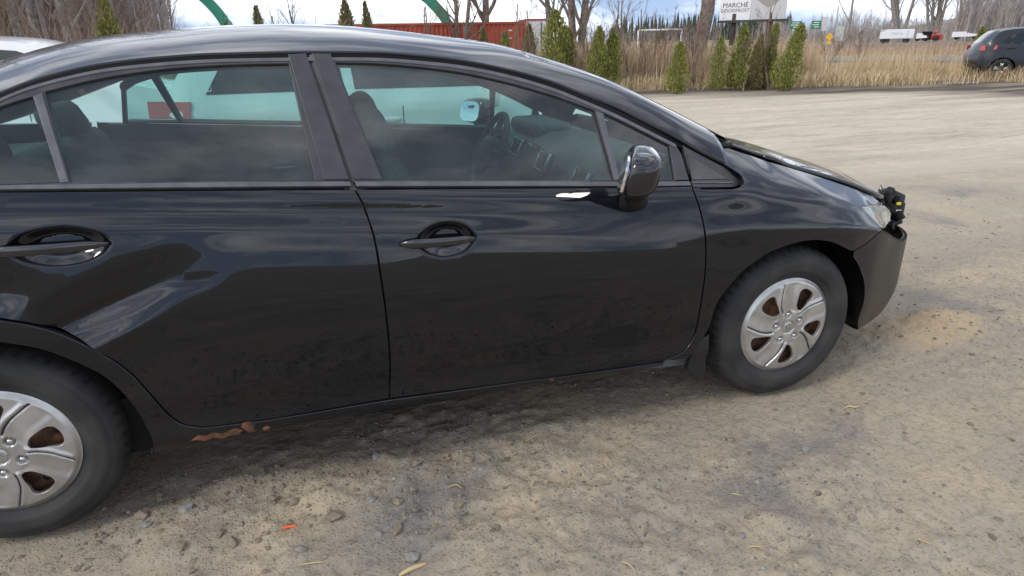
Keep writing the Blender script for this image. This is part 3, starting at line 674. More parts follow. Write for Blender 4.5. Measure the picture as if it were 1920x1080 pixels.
for i in range(len(RX)-1):
    for k in range(nb-1):
        x = (RX[i]+RX[i+1])/2; t = (RTt[k]+RTt[k+1])/2; y = grid[i*nb+k][1]
        pw = .2
        base = 2.40+.30*(1-((MID-y)/.72)**2)
        f = (i*nb+k, (i+1)*nb+k, (i+1)*nb+k+1, i*nb+k+1)
        if x < -.5: cat_f['boot_lid'].append(f)
        elif x < .08 and t > .2: cat_f['rear_window'].append(f)
        elif x > 1.71 and t > pw:
            if x < base: cat_f['windscreen'].append(f)
        elif x < 2.385: cat_f['roof'].append(f)
for nme, mt in (('roof', 'paint'), ('windscreen', 'glass'), ('rear_window', 'glass'), ('boot_lid', 'paint')):
    fs = cat_f[nme]; us = sorted({i for f in fs for i in f}); rm = {u: k for k, u in enumerate(us)}
    VF = (grid[us], [tuple(rm[i] for i in f) for f in fs]); V_, F_ = join([VF, mirV(VF)])
    o = mk(nme, V_, F_, mt, car); o.modifiers.new('weld', 'WELD').merge_threshold = .0005
    if nme == 'roof':
        sd_ = o.modifiers.new('thickness', 'SOLIDIFY'); sd_.thickness = .012; sd_.offset = -1
# headliner
HLx = np.linspace(.1, 1.68, 20); HLt = np.linspace(.06, 1, 12)
g2 = np.array([(x, float(dy_(x))+(MID-float(dy_(x)))*t+.0, float(roofz(np.array(x), np.array(dy_(x)+(MID-dy_(x))*t)))-.035) for x in HLx for t in HLt])
VF = (g2, [(i*12+k, i*12+k+1, (i+1)*12+k+1, (i+1)*12+k) for i in range(19) for k in range(11)]); V_, F_ = join([VF, mirV(VF)])
mk('headliner', V_, F_, 'headliner', car)
# -- upper frames on the greenhouse plane
drip = crv([(-60, 208), (0, 174), (74, 146), (185, 120), (296, 107), (407, 100), (537, 97.5), (577, 97)])
dripF = crv([(577, 97), (700, 97.5), (783, 103), (867, 112.5), (950, 129), (1033, 153), (1096, 178), (1149, 201), (1202, 227), (1267, 260)])
gl_top_r = crv([(84, 172), (185, 148), (296, 131), (407, 122.5), (541, 119)])
gl_top_f = crv([(629, 117), (711, 119.5), (785, 125.5), (859, 135), (933, 150), (1007, 170), (1063, 188), (1115, 207)])
dn = lambda P, d: np.asarray(P)+np.array([0, d])
frame_mat = 'trim'
rg = green(np.vstack([gl_top_r, [(591, 338), (131, 341)]]))
fg = green(np.vstack([gl_top_f, [(1151, 337), (718, 338)]]))
qg = green([(1131, 212), (1190, 238), (1255, 270), (1266, 338), (1162, 338)])
rq = green([(-45, 226), (0, 200), (30, 190), (61, 181), (113, 342), (0, 346), (-80, 350)])
# rear door window frame with openings
rfo = green(np.vstack([dn(drip, 9), [(587, 130), (657, 339)], [(400, 345), (0, 351), (-100, 354)]]))
rf = panel('window_frame', rfo, f_green, frame_mat, RD, step=.03, holes=[rg, rq], depth=.03, gap=.001, both=RD2, bstep=.012)
ffo = green(np.vstack([dn(dripF, 9)[1:], [(1279, 290), (1293, 338)], [(1000, 342), (662, 343), (590, 130), (583, 108)]]))
ff = panel('window_frame', ffo, f_green, frame_mat, FD, step=.03, holes=[fg, qg], depth=.03, gap=.001, both=FD2, bstep=.012)
# seal band between roof and frames
sb_ = green(np.vstack([drip, dripF[1:], [(1304, 280), (1348, 303)], dn(np.array([(1348, 303), (1304, 280)]), 10), dn(dripF[::-1], 12), dn(drip[::-1], 12)]))
panel('roof_seal', sb_, f_green, 'seal', car, step=.03, off=.006, depth=.03, gap=0, both=car, bstep=.012)
# raised strip of the frame
for top, nm_, own, own2 in ((drip, 'frame_strip', rf[0], rf[1]), (dripF, 'frame_strip', ff[0], ff[1])):
    st = green(np.vstack([dn(top, 10), dn(top[::-1], 17)])); panel(nm_, st, f_green, 'moulding', own, step=.03, off=-.003, depth=.006, gap=0, both=own2, bstep=.012, roll=.0015)
# glass
for lp, nm_, own, own2 in ((rg, 'window_glass', RD, RD2), (rq, 'quarter_glass', RD, RD2), (fg, 'window_glass', FD, FD2), (qg, 'quarter_glass', FD, FD2)):
    L = np.asarray(lp); c = L.mean(0); big = c+(L-c)*1.02
    panel(nm_, big, f_green, 'glass', own, step=.05, off=.010, depth=.004, gap=0, roll=.001, both=own2, bstep=.015)
# pillar trims, division bars, belt mouldings
def gpanel(name, px, mat, own, own2, off=-.004, **k):
    return panel(name, green(px), f_green, mat, own, off=off, step=.03, gap=.001, depth=k.pop('depth', .012), both=own2, **k)
gpanel('pillar_trim', [(539, 100), (574, 98.5), (655, 336), (607, 337)], 'trim', RD, RD2)
gpanel('pillar_trim', [(583, 98.5), (620, 99), (717, 337), (664, 337)], 'trim', FD, FD2)
gpanel('window_divider', [(62, 180), (80, 171), (131, 342), (113, 343)], 'moulding', RD, RD2)
gpanel('window_divider', [(1117, 207), (1131, 212), (1163, 338), (1152, 338)], 'moulding', FD, FD2)
gpanel('belt_moulding', [(-90, 347), (300, 341), (606, 338), (656, 338), (660, 349), (300, 352.5), (-90, 357)], 'moulding', RD, RD2, depth=.02)
gpanel('belt_moulding', [(664, 338.5), (1000, 338), (1292, 338), (1296, 348), (1000, 349), (668, 349.5)], 'moulding', FD, FD2, depth=.02)
# triangular sail trim ahead of the door
st = green([(1280, 271), (1304, 284), (1348, 307), (1383, 327), (1391, 338), (1389, 347), (1375, 351.5), (1300, 352)])
so_ = panel('sail_trim', st, f_green, 'trim', car, step=.02, off=-.001, both=car, gap=.001)
gpanel('sail_glass', [(1286, 287), (1330, 313), (1368, 336), (1296, 337.5)], 'gloss_black', so_[0], so_[1], off=-.004, roll=.002)
gpanel('sail_strip', [(1297, 339), (1372, 339.5), (1373, 343.5), (1298, 343.5)], 'moulding', so_[0], so_[1], off=-.006, roll=.0015)

# -- door handles
def handle(cx, cz, x0, x1, own, own2):
    n = 26; xs = np.linspace(x0, x1, n); P, rr = [], []
    for i, x in enumerate(xs):
        t = i/(n-1); yb = float(f_plain(np.array([x]), np.array([cz]))[0]); bow = math.sin(math.pi*t)**.6
        P.append((x, yb-.006-.020*bow, cz-.02*(x-cx)+.003*bow)); e = min(1, 6*t, 6*(1-t))**.5
        rr.append((.010*(.55+.45*bow)*max(.35, e), .0145*max(.35, e)*(1.08-.25*t)))
    P = np.array(P); seg = 14; V = []; F = []
    for p, (ry, rz) in zip(P, rr):
        for k in range(seg):
            a = 2*math.pi*k/seg; ca, sa = math.cos(a), math.sin(a); q = 3.
            m = (abs(ca)**q+abs(sa)**q)**(-1/q); V.append(p+np.array([0, -ry*ca*m, rz*sa*m]))
    for i in range(n-1):
        for k in range(seg): F.append((i*seg+k, i*seg+(k+1) % seg, (i+1)*seg+(k+1) % seg, (i+1)*seg+k))
    F += [tuple(range(seg))[::-1], tuple(range((n-1)*seg, n*seg))]
    VF = (np.array(V), F)
    h1 = mk('door_handle', *VF, 'handle_paint', own); h2 = mk('door_handle', *mirV(VF), 'handle_paint', own2)
principled('handle_paint', (.006, .007, .009), .16, 0, 1, .02)
handle(HC_F[0], HC_F[1], 1.178, 1.415, FD, FD2); handle(HC_R[0], HC_R[1], .12, .415, RD, RD2)

# -- door mirrors: housing swept in y (outboard), foot, glass
def mirror_parts():
    # housing: superellipsoid-like shell; x thin, y wide, z tall
    c = np.array([1.872, -.150, 1.012]); V, F = [], []; nu, nv_ = 36, 22
    ca_, sa_ = math.cos(.42), math.sin(.42); MR = np.array([[ca_, sa_, 0], [-sa_, ca_, 0], [0, 0, 1]])
    for j in range(nv_+1):
        ph = math.pi*j/nv_-math.pi/2
        for i in range(nu):
            th_ = 2*math.pi*i/nu
            sg = lambda v, p: math.copysign(abs(v)**p, v)
            cy, sy = sg(math.cos(ph), .55), sg(math.sin(ph), .55)
            x = sg(math.cos(th_), .75)*cy; z = sg(math.sin(th_), .6)*cy; y = sy
            taper = 1-.12*(-y)                       # outboard side a little smaller
            x0 = x*.074 if x > 0 else x*.034        # bowl forward, flat toward the rear
            zz = z*(.072 if z > 0 else .070)*taper
            V.append(c+np.array(MR @ np.array([x0+.012*z, y*.105, zz])))
    for j in range(nv_):
        for i in range(nu): F.append((j*nu+i, (j+1)*nu+i, (j+1)*nu+(i+1) % nu, j*nu+(i+1) % nu))
    cap = (np.array(V), F)
    # foot: lofted neck from under the housing to the door skin
    secs = [((1.895, -.11, .965), .045, .034), ((1.915, -.085, .930), .038, .032), ((1.94, -.05, .905), .038, .034), ((1.955, -.012, .89), .046, .036), ((1.96, .02, .88), .05, .038)]
    seg = 16; V2, F2 = [], []
    for p, a, b2 in secs:
        for k in range(seg):
            an = 2*math.pi*k/seg; q = 3.2; ca, sa = math.cos(an), math.sin(an); m = (abs(ca)**q+abs(sa)**q)**(-1/q)
            V2.append((p[0]+a*ca*m, p[1], p[2]+b2*sa*m))
    for i in range(len(secs)-1):
        for k in range(seg): F2.append((i*seg+k, i*seg+(k+1) % seg, (i+1)*seg+(k+1) % seg, (i+1)*seg+k))
    F2 += [tuple(range(seg))]
    g = arcpts(0, 0, 1, 0, 350, 30); gx = 1.8605
    sgn = np.sign(g)*np.abs(g)**.6
    V3 = np.array([(-.0345+.012*z, y*.088, z*.056) for y, z in sgn]); V3 = np.vstack([V3, V3+np.array([.02, 0, 0])]) @ MR.T+c; n = 30
    F3 = [tuple(range(n)), tuple(range(2*n-1, n-1, -1))]+[(i, i+n, (i+1) % n+n, (i+1) % n) for i in range(n)]
    # lower shell band seam
    return cap, (np.array(V2), F2), (V3, F3)
capm, footm, glm = mirror_parts()
for fn, ow in ((lambda q: q, car), (mirV, car)):
    mo = mk('door_mirror', *fn(capm), 'gloss_black', ow); mk('mirror_foot', *fn(footm), 'black_plastic', mo); mk('mirror_glass', *fn(glm), 'mirror', mo, smooth=False)

# -- mud flap
fl = side([(1332, 628), (1327, 632), (1313, 636), (1300, 655), (1285, 690), (1302, 706), (1316, 690)])
panel('mud_flap', fl, lambda x, z: f_nod(x, np.maximum(z, .25))+.004+(.02*(x-2.25)), 'black_plastic', car, step=.02, depth=.012, roll=.004, both=car, gap=0)
# -- wheel wells, underbody
for ax in (0., 2.665):
    for s in (1, -1):
        a = np.radians(np.linspace(-9, 189, 40)); V = []
        for yy, rr in ((.034, .41), (.05, .40), (.30, .375)):
            V += [(ax+rr*math.cos(t), yy+(.075*float(sm(.15, .38, np.array(rr*math.cos(t)))) if ax > 1 and yy < .2 else 0), .31+rr*math.sin(t)*1.0) for t in a]
        n = 40; F = [(r*n+i, r*n+i+1, (r+1)*n+i+1, (r+1)*n+i) for r in range(2) for i in range(n-1)]
        V.append((ax, .30, .31)); F += [(2*n+i, 2*n+i+1, 3*n) for i in range(n-1)]
        VF = (np.array(V), F); mk('wheel_well', *(VF if s == 1 else mirV(VF)), 'liner', car)
ub = [(-.9, .34), (-.5, .24), (.45, .20), (2.2, .20), (2.35, .30), (2.35, .36), (-.9, .42)]
mk('underbody', *extr(ub[::-1], .09, 2*MID-.09), 'seal', car, smooth=False)
mk('splash_panel', *extr([(2.95, .26), (3.2, .24), (3.30, .3), (3.2, .5), (2.95, .5)], .34, 2*MID-.34), 'seal', car, smooth=False)
mk('rear_bumper', *rbox((-.93, MID, .5), (.12, 1.50, .5), .05), 'paint', car)
mk('rear_firewall', *box((-.45, MID, .7), (.03, 1.5, .6)), 'seal', car, smooth=False)

# -- wheels
def tyre_mesh():
    prof = [(.197, .045), (.203, .036), (.215, .028), (.226, .0235), (.2275, .0215), (.235, .0205), (.258, .018), (.274, .0200), (.2755, .0225), (.285, .0245), (.293, .030), (.303, .040), (.310, .051), (.314, .062), (.3165, .08), (.3175, .105), (.318, .12)]
    prof = prof+[(r, .24-y) for r, y in prof[::-1][1:]]
    seg = 420; V, F = lathe_y(prof, seg); m = len(prof)
    V = V.reshape(m, seg, 3)
    for i, (r, y) in enumerate(prof):
        yo = min(y, .24-y)
        for k in range(seg):
            d = 0.
            if r > .306 and yo < .085 and (k+(4 if y > .12 else 0)+int(yo*50)) % 8 == 0: d = .006
            elif .309 < r < .3145 and (k % 8) == 4: d = .003
            if d: V[i, k, 0] *= (r-d)/r; V[i, k, 2] *= (r-d)/r
    return V.reshape(-1, 3), F
def cap_holes():
    hs = []
    for k in range(5):
        a0 = 54+72*k
        P = [(.079, 3), (.092, 12), (.120, 14.5), (.148, 14), (.163, 9), (.167, 0), (.163, -9), (.150, -13), (.125, -11), (.10, -8), (.083, -4)]
        P = np.array([(r*math.cos(R(a0+d)), r*math.sin(R(a0+d))) for r, d in P]); hs.append(crv(np.vstack([P, P[:1]]), 5)[:-1])
    return hs
def f_cap(x, z):
    r = np.hypot(x, z); a = np.degrees(np.arctan2(z, x)); y = .028+.0*r
    y = y-.014*np.cos(np.clip(r/.2, 0, 1)*math.pi/2)          # dome
    y += .010*sm(.182, .2, r)
    for k in range(5):
        al = 90+72*k; d = (a-al+180) % 360-180
        gd = np.interp(r, [.06, .09, .12, .15, .19], [22, 20, 15, 9, 3.5])
        s = (d-gd)*np.pi/180*r                                # signed distance from the slit
        wgt = sm(.062, .074, r)*sm(.186, .176, r)
        y += .0065*np.exp(-(s/.0032)**2)*wgt                  # slit
        y -= .0045*np.exp(-((s-.010)/.008)**2)*wgt            # bright ridge beside it
        y += .0035*sm(-.004, -.05, s)*sm(-.075, -.05, s)*wgt  # scooped petal
        lx, lz = .056*math.cos(R(al)), .056*math.sin(R(al)); q = np.hypot(x-lx, z-lz)
        y += .012*sm(.0165, .0115, q)                        # lug pocket
    y += .0045*sm(.030, .026, r)-.0045*sm(.022, .019, r)      # centre ring
    return y
Lc = arcpts(0, 0, .2005, 0, 357, 120); ch = cap_holes()
proto_cap = panel('hubcap', Lc, f_cap, 'hubcap', None, step=.0042, holes=ch, gap=0, roll=.0018, depth=.012, bstep=.006)
cap_me = proto_cap.data
# dark line down each slit
slV, slF = [], []
for k in range(5):
    al = 90+72*k; rs_ = np.linspace(.071, .184, 14); gd = np.interp(rs_, [.06, .09, .12, .15, .19], [22, 20, 15, 9, 3.5]); base_ = len(slV)
    for r, g in zip(rs_, gd):
        for s in (-1, 1):
            aa = R(al+g)+s*.0019/r; x, z = r*math.cos(aa), r*math.sin(aa); slV.append((x, float(f_cap(np.array([x]), np.array([z]))[0])-.0022, z))
    slF.append((list(slV), [(2*i, 2*i+1, 2*i+3, 2*i+2) for i in range(13)])); slV = []
ty = tyre_mesh()
disc = lathe_y([(.0, .052), (.05, .05), (.075, .05), (.10, .062), (.13, .066), (.16, .062), (.172, .075), (.185, .06), (.199, .045)], 60)
bpy.data.objects.remove(proto_cap)
drumV = lathe_y([(.0, .06), (.03, .055), (.04, .06)], 20)
def lug(al):
    x, z = .056*math.cos(R(al)), .056*math.sin(R(al)); y0 = float(f_cap(np.array([x]), np.array([z]))[0])
    prof = [(.0, y0-.013), (.005, y0-.0125), (.0075, y0-.010), (.0088, y0-.006), (.0088, y0+.01)]; V, F = lathe_y(prof, 12); V[:, 0] += x; V[:, 2] += z; return V, F
# square vent holes of the steel wheel, dark
ventV = join([lathe_y([(0, .0), (.011, .0)], 10) for _ in range(1)])
def wheel(ax, near, rot, idx):
    loc = (ax-1.3, (.0 if near else 2*MID)-MID, .311)
    W_ = mk('wheel', *disc, 'rust', car, loc=loc); W_.rotation_euler = (0, -rot if near else rot, 0 if near else math.pi)
    W_['label'] = 'steel wheel, rusty behind its silver hubcap'
    t = mk('tyre', *ty, 'rubber', W_, loc=(0, 0, 0))
    h = bpy.data.objects.new('hubcap', cap_me); COL.objects.link(h); h.parent = W_
    for v_s, f_s in slF: mk('slit', v_s, f_s, 'slot', W_, loc=(0, 0, 0))
    for k in range(5): mk('lug_nut', *lug(90+72*k), 'chrome', W_, loc=(0, 0, 0))
    for k in range(10):
        a = R(18+36*k); V, F = lathe_y([(0., .0), (.010, .0), (.0105, .004)], 10); V[:, 0] += .142*math.cos(a); V[:, 2] += .142*math.sin(a); V[:, 1] += .0615
        mk('vent_hole', V, F, 'slot', W_, loc=(0, 0, 0))
    # stylised badge on the cap: an upright open-topped bracket with a bar
    bb = []
    for s in (-1, 1): bb.append(box((s*.0075, .0115, .0), (.003, .003, .022), rot=((math.cos(s*.12), 0, math.sin(s*.12)), (0, 1, 0), (-math.sin(s*.12), 0, math.cos(s*.12)))))
    bb.append(box((0, .0115, 0), (.013, .003, .003)))
    mk('badge', *join(bb), 'chrome', W_, loc=(0, 0, 0), smooth=False)
    return W_
wheel(2.665, True, R(6), 0); wheel(0., True, R(31), 1); wheel(2.665, False, R(20), 2); wheel(0., False, R(50), 3)

# -- wrecked nose hardware: bracket, hose, clip with yellow tag
def pb(px, py, y): return aty(px, py, y)
nose = []
for (a_, b_2, rad) in (((1646, 372), (1668, 360), .022), ((1668, 360), (1686, 372), .026), ((1686, 372), (1688, 412), .024), ((1688, 412), (1676, 434), .02), ((1668, 362), (1676, 400), .024), ((1650, 378), (1672, 398), .02)):
    A, B = pb(*a_, .42), pb(*b_2, .42); nose.append(tube([A, (A+B)/2+np.array([.0, .03, 0]), B], rad, 7))
nose.append(rbox(pb(1680, 395, .45), (.035, .07, .10), .012)); nose.append(rbox(pb(1684, 372, .46), (.03, .06, .05), .01))
nh = mk('grille_bracket', *join(nose), 'black_plastic', car); nh['label'] = 'broken black plastic grille bracket hanging from the nose'
mk('tag', *rbox(pb(1685, 382, .39), (.020, .012, .012), .002), 'yellow', nh)
mk('wire', *tube([pb(1640, 358, .4), pb(1648, 352, .38), pb(1655, 361, .4), pb(1652, 345, .37)], .0035, 5), 'silver', nh); mk('wire', *tube([pb(1676, 398, .40), pb(1682, 394, .37), pb(1690, 394, .39)], .0035, 5), 'silver', nh)
mk('grille_beam', *rbox((3.36, MID, .50), (.06, 1.1, .12), .02), 'seal', car)

# -- interior
it = mk('dashboard', *extr([(2.40, .90), (2.30, .955), (2.16, .985), (2.03, .978), (1.95, .945), (1.90, .885), (1.93, .80), (1.98, .70), (2.02, .45), (2.40, .45)][::-1], .13, 2*MID-.13), 'dashboard', car)
bm_ = it.modifiers.new('bevel', 'BEVEL'); bm_.width = .03; bm_.segments = 3
mk('instrument_hood', *rbox((2.06, 1.26, .985), (.20, .42, .07), .03), 'dashboard', it)
mk('centre_stack', *rbox((1.935, .90, .80), (.06, .34, .24), .02, rot=((.94, 0, .34), (0, 1, 0), (-.34, 0, .94))), 'interior', it)
mk('display_panel', *rbox((1.925, .93, .915), (.03, .20, .06), .01), 'gloss_black', it)
def vent(x, y, z):
    ca, sa = math.cos(.45), math.sin(.45); rot = ((ca, 0, sa), (0, 1, 0), (-sa, 0, ca))
    fr = []
    for dy in (-.058, .058): fr.append(rbox((x, y+dy, z), (.016, .008, .078), .003, rot=rot))
    for dz in (-.038, .038): fr.append(rbox((x+dz*sa, y, z+dz*ca), (.016, .12, .007), .003, rot=rot))
    v = mk('air_vent', *join(fr), 'silver', it); mk('vent_slats', *join([rbox((x+.004+d*sa, y, z+d*ca), (.012, .11, .006), .002, rot=rot) for d in (-.022, -.008, .008, .022)]+[rbox((x+.02, y, z), (.006, .11, .07), .002, rot=rot)]), 'slot', v)
vent(1.885, 1.10, .915); vent(1.885, .72, .905); vent(1.865, .26, .91); vent(1.885, 1.52, .915)
# steering wheel
sc_, ax_ = np.array([1.79, 1.25, .885]), np.array([-.90, 0, .43]); ax_ /= np.linalg.norm(ax_); e1 = np.array([0, 1., 0]); e2 = np.cross(ax_, e1)
ring = np.array([sc_+.182*(math.cos(t)*e1+math.sin(t)*e2) for t in np.linspace(0, 2*math.pi, 41)])
sw = mk('steering_wheel', *tube(ring, .016, 10, False), 'interior', car)
mk('steering_hub', *rbox(sc_+ax_*(-.0), (.07, .17, .13), .03, rot=np.stack([ax_, e1, e2], 1)), 'interior', sw)
mk('spoke', *join([tube([sc_, sc_+.18*(math.cos(t)*e1+math.sin(t)*e2)], .016, 6) for t in (0, math.pi, -math.pi/2)]), 'interior', sw)
mk('steering_column', *tube([sc_, sc_-ax_*.3], .045, 10), 'interior', sw)
# seats
def seat(x, y, wd=.5):
    s = mk('front_seat', *join([rbox((x-.16+.42, y, .42), (.52, wd, .16), .06, seg=3)]), 'fabric', car)
    ca, sa = math.cos(.36), math.sin(.36); rot = ((ca, 0, -sa), (0, 1, 0), (sa, 0, ca))
    mk('backrest', *rbox((x-.02, y, .74), (.13, wd, .60), .06, rot=rot, seg=3), 'fabric', s)
    mk('headrest', *rbox((x-.13, y, 1.09), (.11, .27, .19), .045, rot=rot, seg=3), 'fabric', s)
seat(1.30, .50); seat(1.33, 1.25)
bs_ = mk('rear_seat', *rbox((.40, MID, .42), (.50, 1.30, .18), .06), 'fabric', car)
ca, sa = math.cos(.42), math.sin(.42); rot = ((ca, 0, -sa), (0, 1, 0), (sa, 0, ca))
mk('backrest', *rbox((.10, MID, .76), (.14, 1.34, .66), .06, rot=rot), 'fabric', bs_)
for yy in (.47, 1.28): mk('headrest', *rbox((-.03, yy, 1.115), (.10, .30, .15), .04, rot=rot), 'fabric', bs_)
mk('parcel_shelf', *rbox((-.25, MID, .99), (.45, 1.35, .03), .01), 'interior', car)
# inner door trims, both sides, B pillars inside
for ow, ow2, x0, x1 in ((FD, FD2, 1.08, 2.24), (RD, RD2, .02, 1.06)):
    pr = [(.095, -.02), (.075, -.10), (.12, -.13), (.125, -.30), (.10, -.36), (.10, -.72), (.06, -.72), (.06, -.02)]
    if ow is RD: pr = [(y, dz if dz > -.5 else -.40) for y, dz in pr]
    xs = np.linspace(x0, x1, 8); V = np.array([(x, y, float(ZB(x))+dz) for x in xs for y, dz in pr]); n = len(pr)
    F = [(i*n+k, (i+1)*n+k, (i+1)*n+(k+1) % n, i*n+(k+1) % n) for i in range(7) for k in range(n)]+[tuple(range(n))[::-1], tuple(range(7*n, 8*n))]
    mk('door_trim', V, F, 'interior', ow, smooth=False); mk('door_trim', *mirV((V, F)), 'interior', ow2, smooth=False)
    V, F = rbox(((x0+x1)/2+.25, .13, .80), (.12, .02, .03), .008); mk('inner_handle', V, F, 'silver', ow); mk('inner_handle', *mirV((V, F)), 'silver', ow2)
for ow in (0, 1):
    P = tube([(1.10, .10, .45), (1.07, .105, 1.0), (1.0, .30, 1.34)], .045, 8); mk('pillar_cover', *(P if ow == 0 else mirV(P)), 'interior', car)
mk('sun_visor', *rbox((1.66, 1.25, 1.275), (.17, .38, .018), .008, rot=((.93, 0, .3), (0, 1, 0), (-.3, 0, .93))), 'headliner', car)
mk('sun_visor', *rbox((1.66, .50, 1.275), (.17, .38, .018), .008, rot=((.93, 0, .3), (0, 1, 0), (-.3, 0, .93))), 'headliner', car)
rv = mk('rear_view_mirror', *rbox((1.83, MID, 1.245), (.03, .24, .065), .012), 'black_plastic', car)
mk('stalk', *tube([(1.83, MID, 1.245), (1.90, MID, 1.30)], .012, 6), 'black_plastic', rv)
mk('floor_carpet', *box((1.0, MID, .24), (2.6, 1.5, .02)), 'interior', car, smooth=False)
mk('centre_console', *rbox((1.6, MID, .48), (.8, .20, .30), .04), 'interior', car)
# ================================================================ surroundings
def hexdir(px):  # horizontal distance helper: point on the ray of a photo column at range r, height z
    pass
def rgz(px, r, z=0.):
    """point at horizontal range r from the camera under photo column px (taken near the horizon)"""
    a = (px-PW/2)/FPX; bb = -(FW[2]+a*RT[2])/UP[2]; d = FW+RT*a+UP*bb; d = d/np.hypot(d[0], d[1])
    return np.array([CAM[0]+d[0]*r, CAM[1]+d[1]*r, z])
def zat(px, py, r):
    d = ray(px, py); return CAM[2]+d[2]/math.hypot(d[0], d[1])*r
# -- materials
for nm_, c1, c2 in (('bark', (.11, .09, .075), (.26, .22, .185)), ('bark_grey', (.18, .165, .15), (.34, .31, .285)), ('bark_red', (.16, .11, .085), (.27, .20, .155))):
    add_noise(principled(nm_, c1, .9, spec=.2), c1, c2, 9, 6, bump=.5, bscale=30, bdist=.02)
def islandmat(nm_, cols, rough=.85, trans=0.):
    m = principled(nm_, cols[0], rough, spec=.2); n2, l2, b2 = nodes(m); oi = n2.new('ShaderNodeNewGeometry'); rr = n2.new('ShaderNodeValToRGB'); e = rr.color_ramp.elements
    while len(e) < len(cols): e.new(.5)
    for i, c in enumerate(cols): e[i].position = i/(len(cols)-1); e[i].color = (*c, 1)
    l2.new(oi.outputs['Random Per Island'], rr.inputs[0]); l2.new(rr.outputs[0], b2.inputs['Base Color'])
    if trans: b2.inputs['Transmission Weight'].default_value = 0
    return m
islandmat('dead_grass', [(.36, .25, .14), (.56, .43, .26), (.70, .57, .36), (.62, .48, .30)])
islandmat('dead_weed', [(.26, .18, .13), (.42, .31, .225), (.54, .42, .31)])
islandmat('thuja_leaf', [(.12, .15, .04), (.21, .235, .06), (.35, .335, .085), (.17, .19, .065)])
islandmat('thuja_worn', [(.15, .15, .06), (.21, .195, .07), (.30, .235, .11), (.13, .14, .06)])
# -- bare trees
def bare_tree(seed, height, trunk_r, stems=1, lean=0., spread=.55, depth=4, twig=.006, first=.3, dens=1.0):
    r = np.random.default_rng(seed); trunk, twigs = [], []
    def branch(p, d, L, rad, lev):
        k = 5 if lev < 2 else 4; pts = [p]; dd = d.copy()
        for i in range(k):
            dd = dd+r.normal(0, .10 if lev else .05, 3)+np.array([0, 0, .05 if lev else .02]); dd /= np.linalg.norm(dd); pts.append(pts[-1]+dd*L/k)
        pts = np.array(pts); rr = np.linspace(rad, rad*(.5 if lev == 0 else .3), k+1)
        (trunk if lev == 0 else twigs).append(tube(pts, rr, 9 if lev == 0 else (5 if lev == 1 else 3), False))
        if lev >= depth: return
        nb = int((r.integers(5, 8) if lev == 0 else r.integers(3, 6))*dens)+ (2 if lev == depth-1 else 0)
        for j in range(nb):
            t = r.uniform(first if lev == 0 else .25, 1.); i = min(int(t*k), k-1); q = pts[i]+(pts[i+1]-pts[i])*(t*k-i)
            ax = r.normal(0, 1, 3); ax -= ax @ dd*dd; ax /= np.linalg.norm(ax); nd = dd*(1-spread*.7)+ax*spread*r.uniform(.6, 1.3)+np.array([0, 0, .18]); nd /= np.linalg.norm(nd)
            branch(q, nd, L*r.uniform(.38, .62)*(1.15-.4*t), max(rr[i]*r.uniform(.35, .55), twig), lev+1)
    for s in range(stems):
        a = r.uniform(0, 6.28); d = np.array([lean+(.22*math.cos(a) if stems > 1 else 0), .22*math.sin(a) if stems > 1 else 0, 1.]); d /= np.linalg.norm(d)
        branch(np.array([.25*trunk_r*math.cos(a), .25*trunk_r*math.sin(a), -.1]), d, height*(.62 if stems == 1 else .7)*r.uniform(.85, 1.1), trunk_r/math.sqrt(stems)*1.1, 0)
    return join(trunk), join(twigs)
TREE = {}
def tree_proto(key, *a, bark='bark', **k):
    t, c = bare_tree(*a, **k); ms = []
    for nm_, (V, F) in (('trunk', t), ('crown', c)):
        me = bpy.data.meshes.new(nm_); me.from_pydata(V.tolist(), [], [tuple(map(int, f)) for f in F]); me.polygons.foreach_set('use_smooth', [True]*len(me.polygons)); me.materials.append(MATS[bark]); ms.append(me)
    TREE[key] = ms
tree_proto('big', 1, 11., .24, first=.22, spread=.6, depth=4)
tree_proto('twin', 2, 11., .30, stems=2, first=.2, depth=4)
tree_proto('lean', 3, 12., .30, lean=.10, first=.45, depth=4)
tree_proto('multi', 4, 9., .34, stems=5, spread=.5, depth=3, bark='bark_grey')
tree_proto('slim', 5, 9., .10, first=.3, spread=.45, depth=3, bark='bark_grey', twig=.008)
tree_proto('slim2', 6, 10., .13, first=.3, spread=.4, depth=3, bark='bark_grey', twig=.01)
tree_proto('sapling', 7, 4., .03, first=.2, spread=.4, depth=3, bark='bark_red', twig=.004, dens=.8)
tree_proto('shrub', 8, 3.2, .045, stems=4, first=.1, spread=.6, depth=3, bark='bark_red', twig=.004)
def put_tree(key, p, label, group=None, s=1., rz=None, name='bare_tree', cat='tree'):
    o = thing(name, (float(p[0]), float(p[1]), float(p[2])), label, cat, group); o.rotation_euler = (0, 0, random.uniform(0, 6.28) if rz is None else rz); o.scale = (s, s, s)
    for me in TREE[key]:
        c = bpy.data.objects.new(me.name, me); COL.objects.link(c); c.parent = o
    return o
GND = lambda p: np.array([p[0], p[1], gz1(p[0], p[1])-.02])
put_tree('twin', GND(rgz(862, 43)), 'bare tree with two slim grey trunks behind the red shipping container', s=.75, rz=.4)
put_tree('big', GND(rgz(908, 46)), 'thick bare forked tree rising behind the red shipping container', s=1.1, rz=2.)
put_tree('big', GND(rgz(1035, 40)), 'bare tree behind the widest green cedar, right of the red container', s=.8, rz=4.)
put_tree('twin', GND(rgz(1082, 33)), 'bare tree with two thick brown trunks beside the widest green cedar', s=.95, rz=1.2)
put_tree('lean', GND(rgz(1303, 27)), 'thick single bare trunk leaning toward the white billboard', s=.95, rz=.1)
put_tree('multi', GND(rgz(1688, 112)), 'bare tree with many spreading stems behind the white box trailer', s=1.6, rz=.5)
